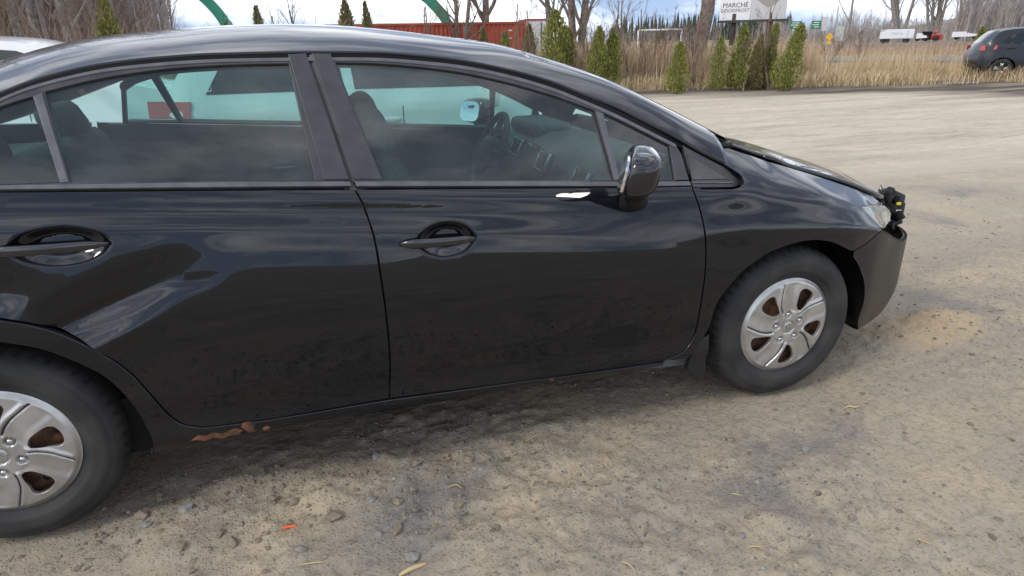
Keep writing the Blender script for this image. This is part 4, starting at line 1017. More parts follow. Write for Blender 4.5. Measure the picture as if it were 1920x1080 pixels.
put_tree('multi', GND(rgz(1752, 112)), 'dark bare tree with spreading stems between trailer and white van', s=1.45, rz=2.2)
put_tree('slim', GND(rgz(1590, 80)), 'pale slender bare tree beside the yellow road sign', s=1.3)
put_tree('slim2', GND(rgz(560, 36)), 'thin forked bare tree standing behind the black sedan roof', s=.55, rz=1.)
for px, r_, k, s in ((5, 24, 'slim2', 1.), (28, 30, 'big', .8), (45, 22, 'slim', 1.1), (62, 27, 'slim2', 1.1), (80, 33, 'twin', .9), (98, 24, 'slim', 1.), (118, 28, 'slim2', 1.2), (134, 23, 'slim', .9), (150, 30, 'big', .75), (168, 26, 'slim2', 1.), (178, 35, 'twin', .8), (-25, 22, 'slim2', 1.1), (-60, 28, 'big', .9), (190, 29, 'slim', 1.), (15, 36, 'slim2', 1.3), (110, 38, 'big', .9), (75, 40, 'slim2', 1.4), (140, 42, 'slim2', 1.3), (240, 44, 'slim', 1.1), (285, 46, 'slim2', 1.)):
    put_tree(k, GND(rgz(px, r_)), 'bare grey-brown tree in the dense thicket behind the white roof', 'trees of the thicket', s)
for px, r_, s in ((525, 22, .9), (600, 24, .8), (790, 23, 1.), (800, 26, 1.1), (870, 21, .8), (960, 22, 1.), (1000, 21, .9), (1150, 22, 1.), (1165, 24, 1.15), (1205, 22, .9), (1300, 20, 1.), (1440, 23, .9)):
    put_tree('sapling', GND(rgz(px, r_)), 'thin leafless sapling standing in the dead grass hedge line', 'saplings in the hedge line', s, name='sapling')
for px, r_, s in ((255, 26, 1.), (300, 30, 1.1), (700, 27, .9), (1015, 20.5, .7), (1100, 20, .75), (1110, 23, .8), (1190, 20.5, .65), (1215, 21, .7), (1240, 22.5, .75), (1310, 20.5, .8), (1325, 22, .75), (1405, 20, .6), (1455, 20, .6), (210, 25, 1.1), (170, 24, 1.2), (60, 21, 1.2), (110, 20, 1.1), (20, 22, 1.3), (1560, 34, .7), (1620, 40, .8)):
    put_tree('shrub', GND(rgz(px, r_)), 'leafless tangled reddish shrub growing along the lot edge', 'shrubs along the lot edge', s, name='bare_shrub', cat='shrub')
# -- cedars
def thuja_mesh(seed, h, w_, n=5600, worn=0.):
    r = np.random.default_rng(seed); Vs, Fs = [], []; k = 0
    for i in range(n):
        t = r.random()**1.15; z = h*(.04+.96*t); a = r.uniform(0, 6.28); prof = w_*(1-t)**.55*(.55+.45*min(1, t*5))*(1+.34*math.sin(seed+z*9+2*a)+.20*math.sin(z*23+3*a+seed)+.22*r.normal())
        rr = prof*(.35+.65*math.sqrt(r.random())); gapn = math.sin(a*3+z*4+seed)*.5+math.sin(a*2-z*7)*.5
        if gapn > .35 and r.random() < .8: continue
        c = np.array([rr*math.cos(a), rr*math.sin(a), z]); up = np.array([.45*math.cos(a), .45*math.sin(a), 1.])+r.normal(0, .25, 3); up /= np.linalg.norm(up)
        sd_ = np.cross(up, r.normal(0, 1, 3)); sd_ /= np.linalg.norm(sd_); L, B = h*r.uniform(.022, .052), h*r.uniform(.005, .011)
        Vs += [c-sd_*B*.4, c+sd_*B*.4, c+up*L*.55+sd_*B, c+up*L, c+up*L*.55-sd_*B]; Fs.append((k, k+1, k+2, k+3, k+4)); k += 5
    return np.array(Vs), Fs
TH = []
for sd__, w_, m_ in ((1, .17, 'thuja_leaf'), (2, .21, 'thuja_leaf'), (3, .15, 'thuja_worn'), (4, .24, 'thuja_leaf')):
    V, F = thuja_mesh(sd__, 1., w_); me = bpy.data.meshes.new('foliage'); me.from_pydata(V.tolist(), [], F); me.materials.append(MATS[m_])
    V, F = tube([(0, 0, -.03), (0, 0, .4), (.01, 0, .8)], [.022, .015, .006], 6); m2 = bpy.data.meshes.new('trunk'); m2.from_pydata(V.tolist(), [], [tuple(map(int, f)) for f in F]); m2.materials.append(MATS['bark_red']); TH.append((me, m2))
for px, ybot, ytop, r_, k, wd, lab in (
    (1040, 140, 22, 20, 3, 1.05, 'tall wide green cedar in front of the twin brown trunks'), (1062, 138, 52, 20.5, 1, 1.0, 'lower green cedar tucked against the tall wide cedar'),
    (1122, 140, 52, 19.5, 1, 1.0, 'bushy green cedar of the pair beside the twin trunks'), (1148, 142, 55, 19.8, 0, 1.1, 'yellow-tipped green cedar of the pair beside the twin trunks'),
    (1277, 152, 80, 18.4, 1, 1.15, 'short pointed green cedar standing alone before the leaning trunk'),
    (1352, 138, 70, 19.5, 3, .8, 'low bushy cedar below the billboard, nearest the leaning trunk'), (1386, 135, 47, 19.8, 0, 1.1, 'tall ragged cedar below the billboard posts'),
    (1422, 130, 66, 20, 2, 1.0, 'thin ragged cedar between the billboard posts'), (1443, 128, 46, 20.4, 0, .9, 'narrow green cedar beside the right billboard post'),
    (1480, 137, 46, 19.6, 1, 1.0, 'bright green leaning cedar in front of the green road signs'), (1838, 122, 52, 28, 0, 1.05, 'lone green cedar beside the parked charcoal hatchback'),
    (218, 95, -8, 21, 0, .9, 'dark mossy green cedar at the edge of the bare thicket'), (490, 90, 14, 24, 2, .8, 'sparse worn cedar showing above the sedan roof beside a green post'),
    (655, 88, 4, 23, 2, .9, 'sparse cedar showing above the sedan roof, taller of two'), (695, 88, 6, 23.5, 2, .65, 'narrow sparse cedar above the sedan roof beside the taller one'),
    (905, 130, 54, 21.5, 2, .9, 'small brownish cedar in front of the red container'), (948, 132, 60, 21, 1, 1.0, 'green cedar in front of the red container door end'), (990, 132, 48, 22, 2, 1.0, 'brownish worn cedar at the corner of the red container'),
    (1232, 112, 62, 27, 2, .9, 'small far cedar seen behind the dead weeds')):
    p = GND(rgz(px, r_)); zt = zat(px, ytop, r_); hgt = zt-p[2]
    o = thing('cedar', tuple(map(float, p)), lab, 'cedar', 'young cedars along the lot edge'); o.scale = (hgt*wd*.95, hgt*wd*.95, hgt); ln = {1386: .07, 1443: .08, 1480: .16, 1422: .06}.get(px, random.uniform(-.03, .03)); vd = Vector((p[0]-CAM[0], p[1]-CAM[1], 0)).normalized()
    o.rotation_euler = (Matrix.Rotation(ln, 4, vd) @ Matrix.Rotation(random.uniform(0, 6.28), 4, 'Z')).to_euler()
    for me, nm_ in zip(TH[k], ('foliage', 'trunk')):
        c = bpy.data.objects.new(nm_, me); COL.objects.link(c); c.parent = o
# -- dead grass and weeds
def blades(name, P, hmin, hmax, wd, mat, label, cat, bend=.35, seg=3, flat=0.):
    r = np.random.default_rng(len(P)); n = len(P); h = r.uniform(hmin, hmax, n); a = r.uniform(0, 6.28, n); dx, dy = np.cos(a), np.sin(a); b_ = r.uniform(.1, 1., n)*bend+flat*r.random(n)
    Z0 = gh(P[:, 0], P[:, 1])-.03; Vs = []; px_, py_ = -np.sin(a+r.uniform(-1, 1, n)), np.cos(a)
    for k in range(seg+1):
        t = k/seg; off = h*b_*t**1.7; z = Z0+h*t*np.sqrt(np.maximum(.05, 1-(b_*t)**2*.6)); ww = wd*(1-t*.85)*r.uniform(.6, 1.4, n)
        for s in (-1, 1): Vs.append(np.stack([P[:, 0]+dx*off+s*px_*ww, P[:, 1]+dy*off+s*py_*ww, z], 1))
    V = np.stack(Vs, 1).reshape(-1, 3); m = 2*(seg+1); base_ = np.arange(n)*m
    F = np.concatenate([np.stack([base_+2*k, base_+2*k+1, base_+2*k+3, base_+2*k+2], 1) for k in range(seg)])
    o = mk(name, V, F, mat, smooth=False); o['kind'] = 'stuff'; return tag(o, label, cat)
r0 = np.random.default_rng(21)
def band(n, pa, pb, da, db, clump=0.):
    """points between photo columns pa..pb, from da to db metres beyond the lot edge"""
    px = r0.uniform(pa, pb, n*3); o = []
    for p in px:
        d = rgz(p, 1.)-np.array([CAM[0], CAM[1], 0]); # solve y = EDGE(x)
        t = (16.6+.27*10.6-.27*CAM[0]-CAM[1])/(d[1]+.27*d[0]); e = da+(db-da)*r0.random()**1.4; q = (t+e*1.3)
        o.append((CAM[0]+d[0]*q, CAM[1]+d[1]*q))
    P = np.array(o); P = P+r0.normal(0, .25, P.shape)
    if clump: P = P[fbm(P[:, 0]*.8, P[:, 1]*.8, 3)+r0.normal(0, .12, len(P)) > clump-.3]
    return P[:n]
blades('dead_grass', band(34000, 560, 1960, -1.0, 2.4, .25), .15, .55, .008, 'dead_grass', 'flattened straw-coloured dead grass along the edge of the dirt lot', 'grass', bend=.8, flat=.4)
blades('tall_weeds', band(15000, 560, 1520, .1, 5.5, .32), .5, 1.55, .006, 'dead_weed', 'tall dry brown weeds standing among the cedars', 'weeds', bend=.3)
blades('tall_grass', band(8500, 1000, 1530, .3, 6., .30), .7, 1.5, .008, 'dead_grass', 'tall pale reed grass standing among the cedars', 'grass', bend=.35)
blades('grass_clumps', band(5200, 1520, 1900, .3, 4.5, .38), .35, 1.0, .007, 'dead_grass', 'loose clumps of pale dead grass between leaning cedar and parked hatchback', 'grass', bend=.45)
fgp = band(30000, 600, 2000, 6, 60); fr_ = np.hypot(fgp[:, 0]-CAM[0], fgp[:, 1]-CAM[1]); fa_ = np.degrees(np.arctan2(fgp[:, 0]-CAM[0], fgp[:, 1]-CAM[1]))
fgp = fgp[~((fa_ > 39) & (fr_ > 27) & (fr_ < 54))]
blades('field_grass', fgp, .30, .80, .022, 'dead_weed', 'wide field of reddish-brown dead weeds beyond the hedge line', 'weeds', bend=.3, seg=2)
lw = np.stack([r0.uniform(-12, 2, 5000), r0.uniform(15, 30, 5000)], 1)
blades('thicket_brush', lw, .8, 2.4, .010, 'dead_weed', 'tangled grey-brown brush filling the thicket floor', 'brush', bend=.5)
# -- red container
islandmat('container_red', [(.40, .085, .05), (.44, .10, .06)], .6)
add_noise(MATS['container_red'], (.34, .075, .045), (.46, .115, .075), 1.2, 6)
RC = 44.; A = rgz(612, RC); B = rgz(996, RC); zt_ = zat(900, 41, RC); B = np.array([B[0], A[1]+ (B[1]-A[1])*.55, 0]); L = np.linalg.norm((B-A)[:2]); rz_ = math.atan2(B[1]-A[1], B[0]-A[0])
ct = thing('shipping_container', (A[0], A[1], gz1(A[0], A[1])), 'rust-red corrugated shipping container behind the cedars', 'container', rz=rz_)
hC = zt_-gz1(A[0], A[1]); nC = int(L/.28); V, F = [], []
for i in range(nC*4+1):
    ph = i % 4; x = L*i/(nC*4); y = 0. if ph in (0, 1) else .05
    V += [(x, y, .18), (x, y, hC-.14)]
F = [(2*i, 2*i+2, 2*i+3, 2*i+1) for i in range(nC*4)]
mk('side_wall', V, F, 'container_red', ct, smooth=False)
for nm_, c, s in (('top_rail', (L/2, .02, hC-.07), (L, .12, .14)), ('bottom_rail', (L/2, .02, .09), (L, .12, .18)), ('corner_post', (.08, .02, hC/2), (.16, .14, hC)), ('corner_post', (L-.08, .02, hC/2), (.165, .145, hC-.01)), ('roof_sheet', (L/2, 1.22, hC-.04), (L-.02, 2.3, .04)), ('end_wall', (L-.03, 1.22, hC/2), (.04, 2.3, hC-.1)), ('end_wall', (.03, 1.22, hC/2), (.04, 2.3, hC-.1)), ('back_wall', (L/2, 2.4, hC/2), (L-.1, .04, hC-.1))):
    mk(nm_, *box(c, s), 'container_red', ct, smooth=False)
principled('white_matte', (.75, .75, .74), .6); principled('print_black', (.03, .03, .03), .6)
def text(body, size, name, mat, parent, loc, rot, ext=.002, align='CENTER'):
    cu = bpy.data.curves.new(name, 'FONT'); cu.body = body; cu.size = size; cu.align_x = align; cu.align_y = 'CENTER'; cu.extrude = ext
    o = bpy.data.objects.new(name, cu); COL.objects.link(o); dg = bpy.context.evaluated_depsgraph_get(); me = bpy.data.meshes.new_from_object(o.evaluated_get(dg)); bpy.data.objects.remove(o)
    me.name = name; me.materials.clear(); me.materials.append(MATS[mat]); o = bpy.data.objects.new(name, me); COL.objects.link(o); o.parent = parent; o.location = loc; o.rotation_euler = rot; return o
mk('marking', *box((L-1.25, -.01, hC*.62), (.5, .012, .10)), 'white_matte', ct, smooth=False); mk('marking', *box((L-1.1, -.01, hC*.8), (.28, .012, .08)), 'white_matte', ct, smooth=False)
# grey-white trailer end beside it
q = rgz(1010, 47); tw = thing('box_trailer', tuple(map(float, GND(q))), 'narrow white and grey trailer end beside the red container', 'trailer', rz=rz_)
h2 = zat(1010, 33, 47); mk('body', *rbox((0, 1.5, h2*.55), (1.5, 3, h2*.8), .03), 'white_matte', tw, smooth=False); mk('roof_edge', *box((0, 1.5, h2*.97), (1.6, 3.1, .10)), 'container_red', tw, smooth=False); mk('door_bar', *box((.2, -.03, h2*.55), (.08, .04, h2*.7)), 'moulding', tw, smooth=False)
mk('wheel', *box((0, 1.2, h2*.07), (1.2, .6, h2*.14)), 'seal', tw, smooth=False)
# -- green curved posts
add_noise(principled('green_steel', (.03, .27, .17), .45), (.028, .25, .155), (.045, .31, .20), 3)
for pts, lab in (([(436, 60), (430, 42), (422, 26), (411, 10), (397, -6), (378, -20), (352, -32)], 'green curved steel post above the rear of the sedan roof'), ([(848, 60), (840, 42), (831, 27), (819, 12), (804, -3), (785, -16), (760, -28)], 'green curved steel post rising behind the red container')):
    rA = 30. if pts[0][0] < 600 else 50.
    P3 = []
    for px, py in pts: q = rgz(px, rA); P3.append((q[0], q[1], zat(px, py, rA)))
    P3 = np.array(P3); b0 = np.array([[P3[0][0]+.1, P3[0][1], gz1(P3[0][0], P3[0][1])-.1]]); P3 = crv(np.vstack([b0, P3]), 6); P3[:, 1] = P3[0, 1]
    T = np.gradient(P3, axis=0); T /= np.linalg.norm(T, axis=1)[:, None]; Nn = np.stack([-T[:, 2], np.zeros(len(T)), T[:, 0]], 1); wd = rA*.0066; V, F = [], []
    for p, nn in zip(P3, Nn):
        for a, b2 in ((-1, -1), (1, -1), (1, 1), (-1, 1)): V.append(p+nn*wd*a+np.array([0, .15*b2, 0]))
    for i in range(len(P3)-1):
        for k in range(4): F.append((i*4+k, (i+1)*4+k, (i+1)*4+(k+1) % 4, i*4+(k+1) % 4))
    F += [(0, 1, 2, 3), tuple(len(V)-4+k for k in (3, 2, 1, 0))]
    tag(mk('green_post', V, F, 'green_steel', smooth=False), lab, 'post')
# -- billboard
RB = 125.; P0, P1 = rgz(1345, RB), rgz(1468, RB); zb_, ztp = zat(1400, 37, RB), zat(1400, -20, RB); c = (P0+P1)/2; Lb = np.linalg.norm((P1-P0)[:2]); rb = math.atan2(P1[1]-P0[1], P1[0]-P0[0])
bb = thing('billboard', (c[0], c[1], 0), 'large white roadside billboard on two dark posts', 'billboard', rz=rb)
principled('bill_white', (.80, .80, .80), .6); principled('bill_grey', (.55, .55, .56), .6); principled('bill_art', (.33, .31, .27), .7); principled('steel_dark', (.05, .04, .035), .7)
mk('board', *box((0, 0, (zb_+ztp)/2), (Lb, .3, ztp-zb_)), 'bill_white', bb, smooth=False)
mk('picture_field', *box((Lb*.23, -.17, (zb_+ztp)/2), (Lb*.54, .03, ztp-zb_)), 'bill_grey', bb, smooth=False)
bm = bmesh.new(); bmesh.ops.create_circle(bm, cap_ends=True, segments=14, radius=1)
Vc = np.array([(Lb*.22+v.co.x*2.5*(1+.25*math.sin(i*2.1)), -.20, zb_+4.0+v.co.y*1.9*(1+.2*math.cos(i*1.7))) for i, v in enumerate(bm.verts)]); bm.free()
mk('printed_shape', Vc, [tuple(range(14))], 'bill_art', bb, smooth=False)
text('MARCHÉ', 1.05, 'lettering', 'print_black', bb, (-Lb*.265, -.18, zat(1383, 10, RB)), (math.pi/2, 0, 0)); text('GOODFROST', .78, 'lettering', 'moulding', bb, (-Lb*.265, -.18, zat(1383, 20, RB)), (math.pi/2, 0, 0))
mk('catwalk', *box((.2, -.5, zb_-.25), (Lb*1.06, .9, .35)), 'steel_dark', bb, smooth=False)
for sx_ in (-.27, .28): mk('post', *tube([(Lb*sx_, .2, -.5), (Lb*sx_, .2, zb_+1)], .48, 8), 'steel_dark', bb)
# -- overhead-style green road signs, yellow sign, grey panel
principled('sign_green', (.0, .20, .12), .5); principled('sign_white', (.8, .8, .8), .5); principled('sign_grey', (.45, .48, .46), .6); principled('pole', (.35, .36, .36), .5, .5)
RS = 120.
for x0, x1, y0, y1, lab, gr in ((1478, 1500, 40, 54, 'green highway direction sign, first beyond the leaning cedar', 1), (1519, 1536, 39, 54, 'green highway direction sign beside a pale grey panel', 1)):
    a, b2 = rgz(x0, RS), rgz(x1, RS); zt2, zb2 = zat((x0+x1)/2, y0, RS), zat((x0+x1)/2, y1, RS); c = (a+b2)/2; wS = np.linalg.norm((b2-a)[:2]); rS = math.atan2(b2[1]-a[1], b2[0]-a[0])
    s = thing('road_sign', (c[0], c[1], 0), lab, 'road sign', 'green highway signs', rz=rS); mk('panel', *box((0, 0, (zt2+zb2)/2), (wS, .12, zt2-zb2)), 'sign_green', s, smooth=False)
    for k, (fx, fz, fw) in enumerate(((0, .28, .6), (-.05, .0, .7), (.05, -.27, .5))): mk('legend_line', *box((wS*fx, -.08, (zt2+zb2)/2+(zt2-zb2)*fz), (wS*fw, .03, (zt2-zb2)*.10)), 'sign_white', s, smooth=False)
    for fx in (-.3, .3): mk('post', *tube([(wS*fx, .12, -.4), (wS*fx, .12, zt2)], .09, 6), 'pole', s)
a, b2 = rgz(1538, 118), rgz(1549, 118); c = (a+b2)/2; s = thing('grey_road_sign', (c[0], c[1], 0), 'pale grey sign panel beside the green highway sign', 'road sign', rz=rS); mk('panel', *box((0, 0, zat(1543, 45, 118)), (np.linalg.norm(b2-a), .1, 2.0)), 'bill_grey', s, smooth=False); mk('post', *tube([(0, .1, -.4), (0, .1, zat(1543, 45, 118))], .08, 6), 'pole', s)
c = rgz(1556, 90); zz = zat(1556, 69, 90); s = thing('warning_sign', (c[0], c[1], 0), 'small yellow road warning sign beyond the dead weeds', 'road sign', rz=rS); principled('sign_yellow', (.8, .45, .02), .5)
mk('panel', *box((0, 0, zz), (.62, .04, .62), rot=((.707, 0, -.707), (0, 1, 0), (.707, 0, .707))), 'sign_yellow', s, smooth=False); mk('plate', *box((0, 0, zz-.65), (.45, .04, .35)), 'sign_yellow', s, smooth=False); mk('post', *tube([(0, .05, -.3), (0, .05, zz+.3)], .04, 6), 'pole', s)
c = rgz(1573, 85); zz = zat(1573, 62, 85); s = thing('panel_sign', (c[0], c[1], 0), 'upright grey panel beside the yellow warning sign', 'sign', rz=rS); mk('panel', *box((0, 0, zz), (.9, .08, 1.6)), 'sign_grey', s, smooth=False); mk('post', *tube([(-.5, .05, -.3), (-.5, .05, zz+2.8)], .07, 6), 'pole', s)
# -- white frame of pipes in the field
c0, c1 = rgz(1196, 48), rgz(1277, 48); zt3 = zat(1236, 56, 48); s = thing('pipe_frame', (c0[0], c0[1], 0), 'pale goal-like pipe frame standing in the far field', 'frame'); dv = c1-c0
mk('crossbar', *tube([(c0[0], c0[1], zt3), (c1[0], c1[1], zt3)], .07, 6), 'sign_white', s); mk('upright', *tube([(c0[0], c0[1], -.3), (c0[0], c0[1], zt3)], .06, 6), 'sign_white', s); mk('upright', *tube([(c1[0], c1[1], -.3), (c1[0], c1[1], zt3)], .06, 6), 'sign_white', s)
# -- highway embankment, side road
add_noise(principled('asphalt', (.16, .16, .165), .85), (.14, .14, .145), (.21, .21, .21), 2)
def road(name, pxs, r_near, r_far, z, mat='asphalt'):
    V, F = [], []
    for px in pxs:
        for rr in (r_near, r_far): q = rgz(px, rr); V.append((q[0], q[1], z))
    n = len(pxs); Vb = [(v[0], v[1], v[2]-.6) for v in V]; V += Vb; F = [(2*i, 2*i+2, 2*i+3, 2*i+1) for i in range(n-1)]+[(2*i+2*n, 2*i+2+2*n, 2*i+2, 2*i) for i in range(n-1)]
    o = mk(name, V, F, mat, smooth=False); o['kind'] = 'structure'; return o
road('side_road', list(range(1300, 2400, 100)), 43, 50, .02)
road('highway', list(range(700, 2400, 100)), 86, 100, .35)
# guard rail / slope brush beyond the highway as uncountable scrub
def farwood(name, pa, pb, ra, rb_, n, hmin, hmax, mat, label, cat, wd):
    r = np.random.default_rng(n); Vs, Fs, k = [], [], 0
    px = r.uniform(pa, pb, n); rr = r.uniform(ra, rb_, n)
    for p, q in zip(px, rr):
        b0 = rgz(p, q); hh = r.uniform(hmin, hmax)*(.6+.9*max(0, vnoise(np.array([p*.012]), np.array([q*.05]))[0]+.5)); zz = 0.
        th_ = r.uniform(0, 6.28)
        def tw(b, d, L, w1):
            nonlocal k
            e = b+d*L; a = np.array([math.cos(th_), math.sin(th_), 0])*w1; c_ = np.array([-math.sin(th_), math.cos(th_), 0])*w1
            Vs.extend([b-a, b+a*.5+c_, b+a*.5-c_, e]); Fs.extend([(k, k+1, k+3), (k+1, k+2, k+3), (k+2, k, k+3)]); k += 4
        d0 = np.array([r.normal(0, .06), r.normal(0, .06), 1.]); b = b0+np.array([0, 0, zz]); tw(b, d0, hh, wd)
        for j in range(11):
            t = r.uniform(.15, .9); d1 = d0*.8+np.array([r.normal(0, .42), r.normal(0, .42), .1]); tw(b+d0*hh*t, d1, hh*r.uniform(.18, .40), wd*.45)
    o = mk(name, np.array(Vs), Fs, mat, smooth=False); o['kind'] = 'stuff'; return tag(o, label, cat)
islandmat('far_bark', [(.27, .24, .225), (.37, .335, .315), (.46, .42, .395)]); islandmat('far_conifer', [(.03, .05, .035), (.05, .075, .045)])  # wood bark tones lightened, distance haze put into the colour
farwood('far_wood', 1430, 2050, 125, 230, 1900, 2.2, 5.2, 'far_bark', 'far grey leafless wood beyond the highway', 'wood', .06)
farwood('near_wood', 1790, 2100, 110, 150, 700, 7, 14, 'far_bark', 'grey leafless wood rising behind the charcoal hatchback', 'wood', .07)
farwood('left_wood', -300, 330, 34, 75, 1100, 6, 12, 'far_bark', 'deep grey leafless wood behind the thicket', 'wood', .05)
farwood('mid_wood', 330, 1440, 160, 260, 700, 2.5, 5.5, 'far_bark', 'low far line of leafless trees behind the container', 'wood', .07)
def conifers():
    r = np.random.default_rng(5); parts = []
    for i in range(260):
        p = rgz(r.uniform(1150, 1480), r.uniform(270, 330)); hh = r.uniform(5, 11); a = np.arange(6)*math.pi/3
        V = []; F = []
        for lv in range(4):
            rad = hh*.16*(1-lv/4.2); V += [(p[0]+rad*math.cos(t), p[1]+rad*math.sin(t), hh*(.1+.22*lv)) for t in a]+[(p[0], p[1], hh*(.1+.22*lv)+hh*.36)]
            F += [(lv*7+k, lv*7+(k+1) % 6, lv*7+6) for k in range(6)]
        parts.append((np.array(V), F))
    o = mk('conifer_line', *join(parts), 'far_conifer', smooth=False); o['kind'] = 'stuff'; tag(o, 'far dark line of conifers on the horizon', 'trees')
conifers()
hv = [rgz(p, 420, -2) for p in range(1200, 2600, 100)]; hz_ = [0, 0, 1, 2, 3, 6, 11, 16, 20, 23, 25, 26, 26, 26]; V = []; 
for q, z in zip(hv, hz_): V += [tuple(q), (q[0]*1.25, q[1]*1.25, z)]
add_noise(principled('hill', (.2, .18, .165), .95), (.17, .15, .14), (.27, .245, .225), .08, 8)
o = mk('hill', V, [(2*i, 2*i+2, 2*i+3, 2*i+1) for i in range(len(hv)-1)], 'hill'); o['kind'] = 'structure'
# ================================================================ other vehicles
def simple_car(name, loc, rz, label, paint, prof, belt, wins, wheels, length, width, lamps, handles=(), group=None, roof_rail=False, rim='silver', mirrorx=None, bw=.74):
    """side outline prof (x,z) clockwise from rear bottom over the roof to front bottom; wins: list of side-window polygons"""
    o = thing(name, loc, label, 'car', group, rz=rz if rz else 1e-6); hw = width/2
    top = np.asarray(prof, float); R_ = .335
    def ys(x, z):
        z = np.asarray(z, float); x = np.asarray(x, float)
        y = np.where(z > belt, -hw+.05+(z-belt)*.42, -hw+.05*sm(.6, belt, z)+.06*sm(.42, .2, z)); y = y+.16*sm(.45, 0., x)**2+.22*sm(length-.6, length, x)**2; return y
    top_d = crv(top, 6); low_ = []
    for wx in sorted(wheels, reverse=True):
        low_ += [tuple(q) for q in arcpts(wx, .31, .36, -20, 200, 24)]
    loop = np.vstack([top_d, np.array(low_)]); holes = [np.asarray(w_, float) for w_ in wins]
    L = resample(loop, .04)
    if area(L) < 0: L = L[::-1]
    Hs = []
    for h in holes:
        h = resample(h, .04); Hs.append(h[::-1] if area(h) > 0 else h)
    P, T, idx = cdt2([L]+Hs, .07); y = ys(P[:, 0], P[:, 1]); V = np.stack([P[:, 0], y, P[:, 1]], 1); F = []
    for t in T:
        a, b2, c = P[t]; F.append(tuple(t) if (b2[0]-a[0])*(c[1]-a[1])-(b2[1]-a[1])*(c[0]-a[0]) > 0 else (t[0], t[2], t[1]))
    VF = (V, F); mV = V.copy(); mV[:, 1] *= -1; far = (mV, [f[::-1] for f in F])
    n = len(top_d); yt = ys(top_d[:, 0], top_d[:, 1]); K = 9; S = []
    for i in range(n):
        for k in range(K):
            t = k/(K-1)*2-1; cz = .045*(1-t*t)*sm(.3, .9, top_d[i, 1]); S.append((top_d[i, 0]+(.10*(1-t*t)*(1 if top_d[i, 0] > length/2 else -1)*sm(1.2, .5, top_d[i, 1])), -yt[i]*t*-1 if False else yt[i]*-t if False else t*abs(yt[i]), top_d[i, 1]+cz))
    SF = []; glassF = []
    for i in range(n-1):
        x, z = (top_d[i]+top_d[i+1])/2; dx, dz = top_d[i+1]-top_d[i]
        for k in range(K-1):
            f = (i*K+k, (i+1)*K+k, (i+1)*K+k+1, i*K+k+1)
            (glassF if (belt+.06 < z < top[:, 1].max()-.09 and 0 < k < K-2 and not .14*length < x < .45*length) else SF).append(f)
    S = np.array(S)
    b = mk('body', *join([VF, far, (S, SF)]), paint, o)
    if glassF:
        us = sorted({i for f in glassF for i in f}); rm = {u: k for k, u in enumerate(us)}; front = [f for f in glassF if S[f[0], 0] > length/2]; back = [f for f in glassF if S[f[0], 0] <= length/2]
        for nm_, fs in (('windscreen', front), ('rear_window', back)):
            if fs:
                us = sorted({i for f in fs for i in f}); rm = {u: k for k, u in enumerate(us)}; mk(nm_, S[us]+np.array([0, 0, .001]), [tuple(rm[i] for i in f) for f in fs], 'dark_glass', o)
    for h in holes:
        h = resample(h, .05); PP, TT, _ = cdt2([h if area(h) > 0 else h[::-1]], .1); yy = ys(PP[:, 0], PP[:, 1])-.004; Vw = np.stack([PP[:, 0], yy, PP[:, 1]], 1); Fw = [tuple(t) for t in TT]
        mk('side_window', Vw, Fw, 'dark_glass', o); Vm = Vw.copy(); Vm[:, 1] *= -1; mk('side_window', Vm, [f[::-1] for f in Fw], 'dark_glass', o)
    mk('underbody', *box((length/2, 0, .30), (length-.3, width-.3, .2)), 'seal', o, smooth=False)
    mk('cabin', *box((length*.47, 0, .75), (length*.55, width*.75, .35)), 'interior', o, smooth=False)
    tv = lathe_y([(.19, .03), (.21, .012), (.25, .005), (.29, .012), (.318, .035), (.322, .10), (.318, .19), (.2, .21)], 36); rv_ = lathe_y([(.0, .05), (.05, .035), (.06, .055), (.17, .045), (.19, .03), (.205, .02), (.19, .10)], 36)
    for wx in wheels:
        for s in (-1, 1):
            wv = mk('wheel', rv_[0], rv_[1], 'slot' if rim == 'spokes' else rim, o, loc=(wx, s*(hw-.02) , .31)); wv.rotation_euler = (0, 0, 0 if s < 0 else math.pi)
            mk('tyre', tv[0], tv[1], 'rubber', wv, loc=(0, 0, 0))
            for k in range(5):
                a = R(90+72*k); sp_ = []
                for d in ((-.16, .16) if rim == 'spokes' else (0,)):
                    sp_.append(((.05*math.cos(a), .028, .05*math.sin(a)), (.195*math.cos(a+d), .018, .195*math.sin(a+d))))
                for p_, q_ in sp_: mk('spoke', *tube([p_, q_], .016, 5), 'silver', wv, loc=(0, 0, 0))
    for (x0, x1, z0, z1, mt, nm_) in lamps:
        for s in (-1, 1):
            g = np.array([(x, ys(np.array(x), np.array(z))-.025, z) for x, z in ((x0, z0), (x1, z0+(z1-z0)*.25), (x1+.02*(1 if x1 > x0 else -1), z1), (x0, z1))], float); bk = g+np.array([0, .05, 0]); Vv = np.vstack([g, bk]); Fv = [(0, 1, 2, 3), (7, 6, 5, 4)]+[(i, i+4, (i+1) % 4+4, (i+1) % 4) for i in range(4)]
            if s > 0: Vv[:, 1] *= -1
            mk(nm_, Vv, Fv, mt, o, smooth=False)
    for hx, hz in handles:
        for s in (-1, 1):
            yy = float(ys(np.array(hx), np.array(hz))); mk('door_handle', *rbox((hx, s*-(yy-.018) if s > 0 else yy-.018, hz), (.20, .03, .035), .012), paint, o)
    if mirrorx:
        for s in (-1, 1): mk('door_mirror', *rbox((mirrorx, s*(hw+.10), belt+.04), (.10, .2, .14), .04, seg=3), paint, o)
    mk('door_seam', *tube([(handles[0][0]+.12 if handles else length*.5, float(ys(np.array(length*.5), np.array(.7)))-.003, z) for z in (.35, .6, belt)], .004, 4), 'seal', o)
    return o
